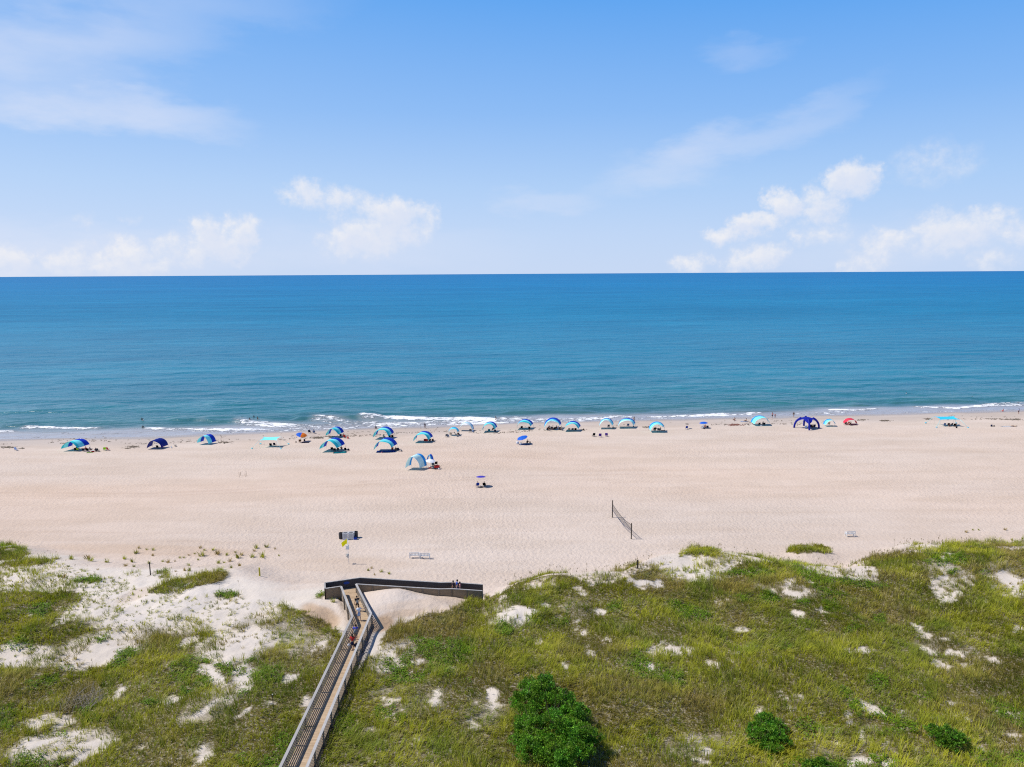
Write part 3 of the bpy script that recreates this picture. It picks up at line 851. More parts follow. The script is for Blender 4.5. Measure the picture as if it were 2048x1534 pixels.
def build_sea():
    ss = np.concatenate([-np.geomspace(60000, 270, 26), np.arange(-260, 340, 0.85), np.geomspace(350, 60000, 26)])
    dd = np.concatenate([np.arange(-3, 48, 0.4), 48 + np.cumsum(np.linspace(0.45, 3.2, 90)), np.geomspace(225, 90000, 60)])
    Sx, D = np.meshgrid(ss, dd)
    s, d = Sx.ravel(), D.ravel()
    far = np.clip(d / 400, 0, 1)
    x = s
    sy = np.interp(s, SH_X, SH_Y) * (1 - far) + (199.7 + 0.0 * s) * far
    wob = 1.2 * fbm(x, x * 0, 0.04, 3, 91) * (1 - far)
    y = sy + wob + d
    px, py = proj(x, y, SEA_Z + 0 * x)
    vis = (np.abs(s) < 400) & (d < 400)
    jx = px + 30 * fbm(x, y, 0.1, 3, 101); jy = py + 6.0 * fbm(x, y, 0.13, 4, 102)
    foam = np.where(vis, polyline_field(jx, jy, [(p, w * .84, v_) for p, w, v_ in FOAM]), 0)
    ridge = np.where(vis, polyline_field(px, py + 2.5 * fbm(x, y, 0.05, 2, 103), [(p, w, h) for p, w, h in RIDGE]), 0)
    amp = smooth((d - 2) / 16) * np.exp(-d / 260)
    grp = 0.5 + 1.2 * np.clip(fbm(s, d, 0.02, 3, 104) + 0.3, 0, 1)
    sw = np.sin(2 * np.pi * (d + 5 * fbm(s, d, 0.03, 2, 105)) / 17.0)
    sw = np.exp(1.3 * (sw - 1)) - 0.35
    ch = fbm(s * 0.35, d, 0.22, 4, 106, 0.55)
    z = SEA_Z + 0.03 + amp * (0.50 * grp * sw + 0.85 * ch) + ridge * 1.0 + 0.22 * foam * smooth(d / 6) + 0.06 * fbm(s, d, .6, 2, 107) * amp
    z = np.where(d < 0, SEA_Z + 0.03 + 0.10 * d, z)
    foam = np.minimum(foam, 0.95) * (0.78 + 0.9 * fbm(s, d, 0.09, 3, 110))
    dl = np.clip(np.log1p(np.maximum(d, 0) / 4.0) / math.log1p(12000 / 4.0), 0, 1)
    film = smooth((11.5 + 10 * fbm(s, d * 0.3, 0.05, 3, 108) - d) / 7.0)
    film = np.maximum(film, 0.55 * np.where(vis, polyline_field(jx, jy - 5, [(p, w * 2.2, min(v_, 1)) for p, w, v_ in FOAM]), 0))
    lace = smooth((1.0 - np.abs(d - 1.0)) / 1.0) * 0.55 * smooth(fbm(s, d, 0.06, 3, 109) * 4 + 0.5)
    foam = np.maximum(foam, lace)
    n1, n0 = len(dd), len(ss)
    idx = np.arange(n1 * n0).reshape(n1, n0)
    faces = np.stack([idx[:-1, :-1], idx[:-1, 1:], idx[1:, 1:], idx[1:, :-1]], -1).reshape(-1, 4)
    o = np_mesh("sea", np.stack([x, y, z], 1), faces, sea_material(), {'sea_mask': np.stack([foam, dl, film], 1)}, True)
    tag(o, kind='structure')


build_sea()


# ================================================================== the boardwalk
def build_boardwalk():
    deck_m = wood_material("deck_boards", (0.44, 0.32, 0.205), (0.63, 0.48, 0.33), 'X', 0.148)
    cap_m = wood_material("weathered_cap", (0.36, 0.345, 0.33), (0.56, 0.54, 0.52), 'Y', 0.3)
    slat_m = wood_material("weathered_boards", (0.18, 0.155, 0.13), (0.30, 0.26, 0.215), 'Y', 0.2)
    post_m = wood_material("weathered_posts", (0.17, 0.14, 0.11), (0.30, 0.25, 0.20), 'Z', 0.5)
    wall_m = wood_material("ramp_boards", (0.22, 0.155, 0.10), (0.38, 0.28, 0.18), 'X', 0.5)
    far_m = wood_material("ramp_boards_shaded", (0.075, 0.07, 0.07), (0.13, 0.12, 0.115), 'X', 0.5)  # same boards on the seaward wall, its shade put into the colour
    bw = empty("boardwalk", (-16.6, 55, 0), 0, "long grey wooden boardwalk over the dune ending in a railed T landing and ramp", "boardwalk")
    inv = Matrix.Translation((16.6, -55, 0))

    def done(mb, name, m, parent=bw):
        bmesh.ops.transform(mb.bm, matrix=inv, verts=mb.bm.verts)
        return mb.build(name, m, parent)

    def lerp(a, b, t):
        return Vector(a) + (Vector(b) - Vector(a)) * t

    def planks(mb, l0, r0, l1, r1, w=0.14, gap=0.01):
        l0, r0, l1, r1 = map(Vector, (l0, r0, l1, r1))
        n = max(1, int(((l1 - l0).length + (r1 - r0).length) / 2 / (w + gap)))
        for i in range(n):
            t0, t1 = i / n, (i + w / (w + gap)) / n
            a, b, c, d = lerp(l0, l1, t0), lerp(r0, r1, t0), lerp(r0, r1, t1), lerp(l0, l1, t1)
            dz = Vector((0, 0, -0.04))
            lift = Vector((0, 0, random.uniform(-.004, .004)))
            vs = [mb.bm.verts.new(p + lift) for p in (a, b, c, d)] + [mb.bm.verts.new(p + dz) for p in (a, b, c, d)]
            for f in ((0, 1, 2, 3), (7, 6, 5, 4), (0, 4, 5, 1), (1, 5, 6, 2), (2, 6, 7, 3), (3, 7, 4, 0)):
                mb.bm.faces.new([vs[q] for q in f])

    def z3(p, z):
        return Vector((p[0], p[1], z))
    dk = MB()
    planks(dk, z3(LW[0], DECK), z3(RW[0], DECK), z3(LW[1], DECK), z3(RW[1], DECK))
    planks(dk, z3(LW[1], DECK), z3(RW[1], DECK), z3(LW[2], DECK), z3(RW[2], DECK))
    planks(dk, z3(T_NL, DECK), z3(T_FL, DECK), z3(RW[2], DECK), z3(T_FR, DECK))
    for (a, b, c, d, e), (a2, b2, c2, d2, e2) in zip(RAMP, RAMP[1:]):
        planks(dk, (a, b, e), (c, d, e), (a2, b2, e2), (c2, d2, e2))
    done(dk, "deck", deck_m)
    st = MB()
    for pl in (LW, RW):
        for p, q in zip(pl, pl[1:]):
            st.beam(z3(p, DECK - .2), z3(q, DECK - .2), 0.06, 0.28)
    done(st, "stringer", post_m)

    def railing(pts, n_board=4, out=1.0, base_fn=None):
        """open railing: cap, posts, horizontal boards along 3-D points (deck level)"""
        cap, bo = MB(), MB()
        posts = []
        for p, q in zip(pts, pts[1:]):
            p, q = Vector(p), Vector(q)
            cap.beam(p + Vector((0, 0, 1.10)), q + Vector((0, 0, 1.10)), 0.24, 0.045)
            for j in range(n_board):
                zc = 0.15 + j * 0.225
                bo.beam(p + Vector((0, 0, zc)), q + Vector((0, 0, zc)), 0.03, 0.10)
            L = (q - p).length
            n = max(1, round(L / 2.5))
            for i in range(n + 1):
                posts.append(p.lerp(q, i / n))
        r = done(bo, "railing", slat_m)
        done(cap, "rail_cap", cap_m, r)
        seen = []
        for p in posts:
            if any((p - s).length < 0.4 for s in seen):
                continue
            seen.append(p)
            m = MB()
            g = float(terrain(p.x, p.y)) - 0.3
            m.box((p.x + 0.085 * out, p.y, (g + p.z + 1.06) / 2), (0.12, 0.12, p.z + 1.06 - g))
            done(m, "post", post_m, r)
        return r
    railing([z3(p, DECK) for p in LW], 4, -1)
    railing([z3(p, DECK) for p in RW], 4, 1)

    def wall(pts, skirt, facing, wall_m=wall_m):
        """close-boarded side: stacked boards from the rail cap down past the deck"""
        w, cap = MB(), MB()
        posts = []
        d3 = Vector((0, 0, 1))
        for p, q in zip(pts, pts[1:]):
            p, q = Vector(p), Vector(q)
            nb = int((1.06 + skirt) / 0.19)
            for j in range(nb):
                w.beam(p + d3 * (1.06 - 0.095 - j * 0.19), q + d3 * (1.06 - 0.095 - j * 0.19), 0.036 + 0.006 * (j % 2), 0.182)
            cap.beam(p + d3 * 1.10, q + d3 * 1.10, 0.18, 0.045)
            n = max(1, round((q - p).length / 1.85))
            for i in range(n + 1):
                posts.append(p.lerp(q, i / n))
        r = done(w, "board_wall", wall_m)
        done(cap, "rail_cap", cap_m, r)
        seen = []
        for p in posts:
            if any((p - s).length < 0.4 for s in seen):
                continue
            seen.append(p)
            m = MB()
            m.box((p.x, p.y + facing * 0.075, p.z + (1.05 - skirt - .3) / 2), (0.1, 0.1, 1.05 + skirt + .3))
            done(m, "post", post_m, r)
        return r
    wall([z3(T_NL, DECK), z3(LW[2], DECK)], 0.75, -1)
    wall([z3(T_FL, DECK), z3(T_NL, DECK)], 0.75, -1)
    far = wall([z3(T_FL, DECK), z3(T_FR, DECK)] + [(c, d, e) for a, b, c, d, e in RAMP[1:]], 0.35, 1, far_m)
    wall([(a, b, e) for a, b, c, d, e in RAMP], 0.75, -1)
    sg = MB()
    t = (Vector(T_FR) - Vector(T_FL)).normalized()
    c = Vector(T_FL) + t * 2.55
    nrm = Vector((t.y, -t.x))
    for i in range(1):
        vs, vb = [], []
        for j in range(20):
            a = 2 * math.pi * j / 20
            base = c + t * 0.36 * math.cos(a) + nrm * 0.035
            vs.append(sg.bm.verts.new((base.x, base.y, DECK + 0.68 + 0.17 * math.sin(a))))
            b2 = base - nrm * 0.012
            vb.append(sg.bm.verts.new((b2.x, b2.y, DECK + 0.68 + 0.17 * math.sin(a))))
        sg.bm.faces.new(vs)
        for j in range(20):
            sg.bm.faces.new((vs[j], vb[j], vb[(j + 1) % 20], vs[(j + 1) % 20]))
    o = done(sg, "sign_plate", mat("sign_blue", (0.01, 0.06, 0.32), 0.5))
    o["label"] = "oval blue sign plate on the seaward boards"


build_boardwalk()


# ================================================================== plants on the dune
def blade_mesh(bx, by, bz, h, wid, az, lean, bend, col_a, col_b):
    """arrays of grass blades -> verts, flat faces, colours (5 verts: two quads' worth tapering to a tip)"""
    n = len(bx)
    ca, sa = np.cos(az), np.sin(az)
    wx, wy = -sa * wid * 0.5, ca * wid * 0.5
    P = np.zeros((n, 5, 3))
    m1, m2 = lean * 0.45, lean + bend
    P[:, 0] = np.stack([bx - wx, by - wy, bz], 1)
    P[:, 1] = np.stack([bx + wx, by + wy, bz], 1)
    mx, my, mz = bx + ca * m1 * h, by + sa * m1 * h, bz + h * 0.6
    P[:, 2] = np.stack([mx + wx * .8, my + wy * .8, mz], 1)
    P[:, 3] = np.stack([mx - wx * .8, my - wy * .8, mz], 1)
    P[:, 4] = np.stack([bx + ca * m2 * h, by + sa * m2 * h, bz + h * np.sqrt(np.clip(1 - 0.35 * m2 ** 2, .15, 1))], 1)
    C = np.zeros((n, 5, 3))
    C[:, 0] = C[:, 1] = col_a * 0.8
    C[:, 2] = C[:, 3] = col_a * 0.55 + col_b * 0.45
    C[:, 4] = col_b
    b = (np.arange(n) * 5)[:, None]
    idx = np.concatenate([b + np.array([0, 1, 2, 3]), b + np.array([3, 2, 4])], 1).ravel()
    cnt = np.tile(np.array([4, 3], np.int32), n)
    return P.reshape(-1, 3), idx, cnt, C.reshape(-1, 3)


GRASS_M = leaf_material("grass_blades", 0.38, 0.65)
OLIVE = np.array([0.245, 0.285, 0.016]); YELG = np.array([0.47, 0.47, 0.022]); BRN = np.array([0.33, 0.245, 0.065]); STRAW = np.array([0.66, 0.56, 0.26]); GREEN = np.array([0.20, 0.36, 0.010]); GREY = np.array([0.21, 0.18, 0.155])


def in_view(x, y, z, mx=90, my=120):
    px, py = proj(x, y, z)
    return (px > -mx) & (px < W0 + mx) & (py < H0 + my)


def tuft_blades(x, y, z, br, lush, nb, hmul, dens, spread=0.26):
    n = len(x)
    patch = fbm(x, y, 0.5, 3, 201) + 0.25 * (RNG.random(n) - .5)
    big = fbm(x, y, 0.13, 3, 203)
    wy = np.clip(0.45 + 1.9 * patch + 1.1 * big, 0, 1)[:, None]
    col = OLIVE * (1 - wy) + YELG * wy
    b = np.clip(br * (0.55 + 1.2 * RNG.random(n)), 0, 1)[:, None]
    col = col * (1 - b * .85) + BRN * b * .85
    g = np.clip(lush + np.clip(-patch * 1.6 - .12, 0, .7), 0, 1)[:, None]
    col = col * (1 - g * .75) + GREEN * g * .75
    col = col * (0.72 + 0.56 * RNG.random(n))[:, None]
    dry = (RNG.random(n) < 0.05 + 0.13 * np.clip(big + patch, 0, 1))
    col[dry] = col[dry] * 0.4 + STRAW * 0.6 * (0.7 + .5 * RNG.random(dry.sum()))[:, None]
    hmul = hmul * (0.55 + 0.45 * smooth((dens - .25) / .4))
    hh = hmul * (0.30 + 0.42 * RNG.random(n) ** 1.5) * (0.40 + 1.7 * np.clip(fbm(x, y, 0.42, 3, 205) + 0.42, 0, 1))
    lx = fbm(x, y, 0.25, 2, 207) * 2.2 + 0.18
    ly = fbm(x, y, 0.25, 2, 208) * 2.2 - 0.05
    rep = np.repeat(np.arange(n), nb)
    m = len(rep)
    a = RNG.random(m) * 2 * np.pi
    rr = (spread * (0.55 + 0.45 * smooth((dens - .25) / .4)))[rep] * np.sqrt(RNG.random(m))
    bx, by = x[rep] + rr * np.cos(a), y[rep] + rr * np.sin(a)
    dirx, diry = np.cos(a) * 0.55 + lx[rep], np.sin(a) * 0.55 + ly[rep]
    az = np.arctan2(diry, dirx) + (RNG.random(m) - .5) * 0.9
    lean = np.clip(np.hypot(dirx, diry), 0.1, 1.1) * (0.35 + 0.6 * RNG.random(m))
    h = hh[rep] * (0.65 + 0.7 * RNG.random(m))
    wid = 0.022 + 0.022 * RNG.random(m)
    ca = col[rep] * (0.75 + 0.5 * RNG.random(m))[:, None]
    tip = ca * 0.85 + STRAW * (0.16 * RNG.random(m))[:, None]
    return blade_mesh(bx, by, z[rep] - 0.04, h, wid, az, lean, 0.35 * RNG.random(m), ca, tip)


def build_grass():
    sp = 0.345
    gx, gy = np.meshgrid(np.arange(-80, 84, sp), np.arange(41, 108, sp))
    x = gx.ravel() + (RNG.random(gx.size) - .5) * sp * 1.3
    y = gy.ravel() + (RNG.random(gx.size) - .5) * sp * 1.3
    z = terrain(x, y)
    k = in_view(x, y, z)
    x, y, z = x[k], y[k], z[k]
    v, lush, br = plant_cover(x, y, z)
    keep = RNG.random(len(x)) < v * (1 - 0.65 * lush)
    x1, y1, z1 = x[keep], y[keep], z[keep]
    P, I, C, K = tuft_blades(x1, y1, z1, br[keep], lush[keep], 12, 1.0, v[keep])
    o = np_mesh("dune_grass", P, I, GRASS_M, {'leaf_col': K}, False, None, C)
    tag(o, kind='stuff')
    # bright low creeping cover: leaf-sized faces
    kk = RNG.random(len(x)) < lush * 1.1
    x2, y2, z2, l2 = x[kk], y[kk], z[kk], lush[kk]
    nb = 16
    rep = np.repeat(np.arange(len(x2)), nb)
    m = len(rep)
    bx, by = x2[rep] + (RNG.random(m) - .5) * 0.6, y2[rep] + (RNG.random(m) - .5) * 0.6
    bz = terrain(bx, by) + 0.05 + 0.33 * RNG.random(m) * (0.4 + fbm(bx, by, .7, 2, 211) + .5)
    r = 0.045 + 0.055 * RNG.random(m)
    az, tl = RNG.random(m) * 6.28, (RNG.random(m) - .5) * 1.5
    t2 = (RNG.random(m) - .5) * 1.2
    ax = np.stack([np.cos(az), np.sin(az), np.tan(tl) * 0.7], 1) * r[:, None]
    bxv = np.stack([-np.sin(az), np.cos(az), np.tan(t2) * 0.7], 1) * (r * 0.7)[:, None]
    c0 = np.stack([bx, by, bz], 1)
    P = np.stack([c0 - ax, c0 - bxv, c0 + ax, c0 + bxv], 1).reshape(-1, 3)
    I = np.arange(m * 4).reshape(-1, 4)
    cc = (np.array([0.16, 0.30, 0.012]) * (0.6 + 0.8 * RNG.random(m))[:, None]) * (1 - 0.25 * (fbm(bx, by, 0.6, 3, 213) + .5))[:, None]
    yl = RNG.random(m) < 0.12
    cc[yl] = np.array([0.30, 0.34, 0.03])
    o = np_mesh("ground_cover", P, I, GRASS_M, {'leaf_col': np.repeat(cc, 4, 0)})
    tag(o, kind='stuff')
    # sea oats: tall thin stems with drooping seed heads along the seaward crest and here and there behind it
    yc = np.interp(x, _cx, _cy)
    cr = np.exp(-((y - yc + 1.0) / 3.0) ** 2)
    px, py = proj(x, y, z)
    patch = blobs(px, py, [(1850, 1190, 100, 40, 1.0, 20), (1960, 1250, 60, 20, .6, 0), (700, 1480, 40, 60, .35, 0), (300, 1350, 300, 80, .18, 0), (1400, 1400, 500, 100, .08, 0)])
    pr = np.clip(cr * (0.05 + 0.5 * (px > 1010)) * (0.3 + v), 0, 1) * 0.33 + 0.10 * patch * v + 0.012 * v
    s = RNG.random(len(x)) < pr
    xs, ys, zs, cs = x[s], y[s], z[s], patch[s]
    m = len(xs)
    h = 0.85 + 0.6 * RNG.random(m)
    az = RNG.normal(-0.3, 0.9, m)
    stem = np.tile(np.array([0.20, 0.17, 0.07]), (m, 1)) * (0.7 + .6 * RNG.random(m))[:, None]
    A = blade_mesh(xs, ys, zs - .05, h, np.full(m, 0.018), az, np.full(m, .12) + .15 * RNG.random(m), .15 * RNG.random(m), stem, stem * 1.3)
    # heads: 3 little spikelets each near the top
    rep = np.repeat(np.arange(m), 4)
    q = len(rep)
    hf = 0.86 + 0.16 * RNG.random(q)
    hx = xs[rep] + np.cos(az[rep]) * 0.25 * h[rep] * hf + (RNG.random(q) - .5) * .08
    hy = ys[rep] + np.sin(az[rep]) * 0.25 * h[rep] * hf + (RNG.random(q) - .5) * .08
    hz = zs[rep] + h[rep] * hf - 0.12
    pale = (cs[rep] > 0.3)[:, None]
    hc = np.where(pale, np.array([0.55, 0.48, 0.20]), np.array([0.30, 0.23, 0.11])) * (0.75 + .5 * RNG.random(q))[:, None]
    B = blade_mesh(hx, hy, hz, np.full(q, 0.16), np.where(pale[:, 0], 0.085, 0.05), RNG.random(q) * 6.28, np.full(q, .5), np.full(q, .3), hc, hc)
    nv = len(A[0])
    o = np_mesh("sea_oats", np.concatenate([A[0], B[0]]), np.concatenate([A[1], B[1] + nv]), GRASS_M, {'leaf_col': np.concatenate([A[3], B[3]])}, False, None, np.concatenate([A[2], B[2]]))
    tag(o, kind='stuff')


build_grass()


def build_tussocks():
    z1 = [(997, 170, 1.3), (1015, 133, .8), (1075, 145, .7), (1120, 148, 1), (1117, 188, .8), (910, 213, 1.1), (968, 235, 1.2), (920, 265, 1), (780, 237, 1.1), (520, 215, 1.3), (640, 215, 1.5), (665, 228, 1.3), (980, 270, .8), (1465, 133, .8), (1475, 190, 1.5),
          (1495, 150, .7), (1590, 178, 1.5), (1560, 147, .9), (1740, 203, 1.5), (1765, 185, 1), (1845, 200, 1.2), (1875, 132, 1.3), (1860, 155, .9), (1920, 200, 1.6), (1950, 126, 1.2), (2010, 140, .6), (1600, 245, 1.1), (1660, 185, .8), (1680, 230, 1), (1380, 260, .9),
          (1385, 300, 1), (1350, 298, .9), (1315, 205, .7), (1345, 205, .7), (1280, 230, .6), (1620, 290, 1), (1690, 280, .9), (1755, 265, .9), (1425, 175, .6), (1450, 220, .6), (1380, 185, .6), (1640, 240, .7), (1720, 165, .7), (1230, 240, 1.1), (1190, 232, .8),
          (2040, 190, .5), (715, 292, .5), (640, 320, .4), (500, 270, .7), (470, 350, 1.1), (440, 345, 1.1), (1090, 245, 1.0), (1285, 305, .6), (1425, 318, .5)]
    pts = [(a / 3.657, 1060 + b / 3.657, s) for a, b, s in z1]
    pts += [(736, 1141, .8), (743, 1137, .6), (762.5, 1144, .9), (778, 1148, .7), (749, 1150, .5), (666, 1204, .9), (679, 1199, .7), (1932, 1065, .8), (1946, 1060.5, .5), (1957, 1060.5, .6), (2010, 1060, .8), (2024, 1081, .8)]
    protos = []
    for i in range(6):
        n = 34
        x = np.clip(RNG.normal(0, .12, n), -.2, .2); y = np.clip(RNG.normal(0, .11, n), -.18, .18)
        zz = np.zeros(n)
        sv = (OLIVE * .6 + YELG * .4) * (0.75 + .1 * i)
        if i in (1, 4):
            sv = BRN * 1.15
        a = np.arctan2(y, x) + RNG.normal(0, .5, n)
        col = sv * (0.7 + .6 * RNG.random(n))[:, None]
        P, I, C, K = blade_mesh(x, y, zz - .05, .32 + .34 * RNG.random(n), np.full(n, .045), a, .15 + .5 * RNG.random(n), .3 * RNG.random(n), col, col * .7 + STRAW * .25)
        o = np_mesh("grass_tussock", P, I, GRASS_M, {'leaf_col': K}, False, None, C)
        protos.append(o)
    used = set()
    for i, (px, py, s) in enumerate(pts):
        k = i % 6
        o = protos[k] if k not in used else protos[k].copy()
        if k in used:
            COL.objects.link(o)
        used.add(k)
        o.location = V3(px, py)
        o.rotation_euler.z = random.uniform(0, 6.28)
        q = s * random.uniform(.85, 1.1)
        o.scale = (q, q, q)
        tag(o, "small lone tussock of olive grass on the pale sand before the dunes", "grass tussock", "lone grass tussocks on the upper beach sand")


build_tussocks()


# ------------------------------------------------------------------ shrubs
LEAF_M = leaf_material("shrub_leaves", 0.28, 0.5)
BARK = mat("shrub_bark", (0.10, 0.075, 0.05), 0.9)


def shrub(label, lobes, n_leaf, leaf, col, ground, up=0.25, name="shrub"):
    gx, gy, gz = ground
    root = empty(name, (gx, gy, gz), 0, label, "shrub", "dark green shrubs on the dune")
    Ps, Cs = [], []
    tot = sum(r ** 2 for *_, r in lobes)
    for (cx, cy, cz, r) in lobes:
        subs = []
        for i in range(int(26 + 16 * r)):
            u = RNG.normal(0, 1, 3); u /= np.linalg.norm(u); u[2] = abs(u[2]) * 1.0 - 0.25
            subs.append((np.array([cx, cy, cz]) + u * r * (0.58 + .55 * RNG.random() ** 1.4) * np.array([1, 1, .9]), r * (0.13 + .22 * RNG.random()), 0.6 + 0.7 * RNG.random()))
        n = int(n_leaf * r ** 2 / tot)
        pick = RNG.integers(0, len(subs), n)
        for j, (c, sr, tone) in enumerate(subs):
            q = int((pick == j).sum())
            if not q:
                continue
            d = RNG.normal(0, 1, (q, 3)); d /= np.linalg.norm(d, axis=1)[:, None]
            p = c + d * (sr * (0.55 + .55 * RNG.random(q)))[:, None] * np.array([1, 1, .8])
            s = leaf * (0.6 + .8 * RNG.random(q))
            a = d + RNG.normal(0, .6, (q, 3)) + np.array([0, 0, up]); a /= np.linalg.norm(a, axis=1)[:, None]
            b = np.cross(a, RNG.normal(0, 1, (q, 3))); b /= np.linalg.norm(b, axis=1)[:, None] + 1e-6
            P = np.stack([p - a * (s * .9)[:, None], p - b * (s * .42)[:, None], p + a * (s * .9)[:, None], p + b * (s * .42)[:, None]], 1)
            P[:, :, 2] = np.maximum(P[:, :, 2], 0.03)
            Ps.append(P.reshape(-1, 3))
            hue = np.array([RNG.normal(1.0, .16), 1.0, 1.0])
            cc = np.array(col) * hue * (tone * (0.7 + .6 * RNG.random(q)))[:, None]
            y_ = RNG.random(q) < .06
            cc[y_] = cc[y_] * 1.5 + np.array([.04, .05, 0])
            Cs.append(np.repeat(cc, 4, 0))
    P = np.concatenate(Ps); C = np.concatenate(Cs)
    np_mesh("crown", P, np.arange(len(P)).reshape(-1, 4), LEAF_M, {'leaf_col': C}, False, root)
    t = MB()
    for (cx, cy, cz, r) in lobes:
        t.tube([(cx * .15 + random.uniform(-.2, .2), cy * .15 + random.uniform(-.2, .2), -.3), (cx * .5, cy * .5, cz * .5), (cx, cy, cz), (cx, cy, cz + r * .5)], [.09, .07, .05, .02], 6)
    for (cx, cy, cz, r) in lobes:
        for i in range(5):
            u = RNG.normal(0, 1, 3); u /= np.linalg.norm(u); u[2] = abs(u[2]) + .15
            e = np.array([cx, cy, cz]) + u * r * (1.0 + .3 * RNG.random())
            t.tube([(cx, cy, cz), tuple((np.array([cx, cy, cz]) + e) / 2 + RNG.normal(0, .08, 3)), tuple(e)], [.03, .02, .008], 5, cap=False)
    t.build("trunk", BARK, root)


def px_lobes(base, lst):
    b = V3(*base)
    out = []
    for px, py, zc, r in lst:
        x, y = at_z(px, py, b.z + zc)
        out.append((x - b.x, y - b.y, zc, r))
    return out, b


def build_shrubs():
    l, b = px_lobes((1108, 1470), [(1085, 1385, 1.5, 1.45), (1050, 1405, 1.2, 1.3), (1120, 1405, 1.4, 1.35), (1150, 1430, 1.2, 1.25), (1060, 1450, 1.2, 1.45), (1105, 1455, 1.7, 1.6), (1150, 1470, 1.3, 1.4), (1183, 1475, .9, 1.0), (1070, 1500, 1.2, 1.4),
                                   (1120, 1510, 1.3, 1.4), (1165, 1498, .9, 1.0), (1125, 1528, .9, 1.0), (1045, 1480, .9, 1.0), (1090, 1360, 1.2, .8), (1060, 1372, 1.0, .9)])
    shrub("large spreading dark green shrub, widest of the dune bushes", l, 62000, 0.085, (0.125, 0.285, 0.018), b)
    l, b = px_lobes((1535, 1490), [(1530, 1440, 1.1, .85), (1512, 1458, .9, .8), (1555, 1455, .9, .8), (1535, 1470, 1.2, 1.0), (1515, 1482, .8, .85), (1560, 1480, .8, .85), (1545, 1500, .7, .8)])
    shrub("round dark green bush of middle size beside a small orange bare patch", l, 19000, 0.072, (0.125, 0.285, 0.018), b)
    l, b = px_lobes((1893, 1478), [(1870, 1462, .8, .7), (1890, 1468, 1.0, .85), (1912, 1477, .9, .85), (1902, 1488, .6, .75), (1880, 1476, .7, .75)])
    shrub("small low bright green bush alone at the right of the dune", l, 7500, 0.08, (0.11, 0.245, 0.016), b)
    l, b = px_lobes((1640, 1545), [(1620, 1534, .5, .6), (1645, 1532, .6, .7), (1665, 1540, .5, .6)])
    shrub("low bright green bush cut by the lower edge of the photo", l, 6000, 0.08, (0.11, 0.245, 0.016), b)
    # grey dead bush on the left
    b = V3(160, 1410)
    root = empty("dead_bush", b, 0, "grey leafless dead bush with bare twigs on the dune", "dead bush")
    m = MB()
    for i in range(90):
        a = random.uniform(-.4, 2.3); L = random.uniform(.6, 1.9)
        p0 = Vector((random.uniform(-1.6, 1.2), random.uniform(-1.1, 1.1), 0))
        p1 = p0 + Vector((math.cos(a) * L * .5, math.sin(a) * L * .5, L * .33))
        p2 = p1 + Vector((math.cos(a + .3) * L * .4, math.sin(a + .3) * L * .4, L * .12))
        m.tube([p0, p1, p2], [.02, .014, .007], 4, cap=False)
    m.build("branches", mat("dead_wood", (0.30, 0.26, 0.23), .9), root)


build_shrubs()


# ================================================================== people (one skinned body each; hair and clothes are parts)
def skin_obj(name, chains, m, parent, root=(0, 0), sub=1):
    """chains: lists of (x, y, z, radius); equal points are shared. Skin modifier grows ONE surface."""
    bm = bmesh.new()
    lay = bm.verts.layers.skin.verify()
    idx = {}

    def vert(p):
        key = tuple(round(c, 4) for c in p[:3])
        if key not in idx:
            v = bm.verts.new(p[:3])
            r_ = p[3]
            v[lay].radius = (r_, p[4] if len(p) > 4 else r_)
            idx[key] = v
        return idx[key]
    first = None
    for ch in chains:
        vs = [vert(p) for p in ch]
        first = first or vs[0]
        for a, b in zip(vs, vs[1:]):
            if a is not b and not bm.edges.get((a, b)):
                bm.edges.new((a, b))
    first[lay].use_root = True
    me = bpy.data.meshes.new(name)
    bm.to_mesh(me)
    bm.free()
    me.materials.append(m)
    o = bpy.data.objects.new(name, me)
    COL.objects.link(o)
    o.parent = parent
    k = o.modifiers.new("skin", 'SKIN')
    k.use_smooth_shade = True
    if sub:
        q = o.modifiers.new("subdivision", 'SUBSURF')
        q.levels = q.render_levels = sub
    return o


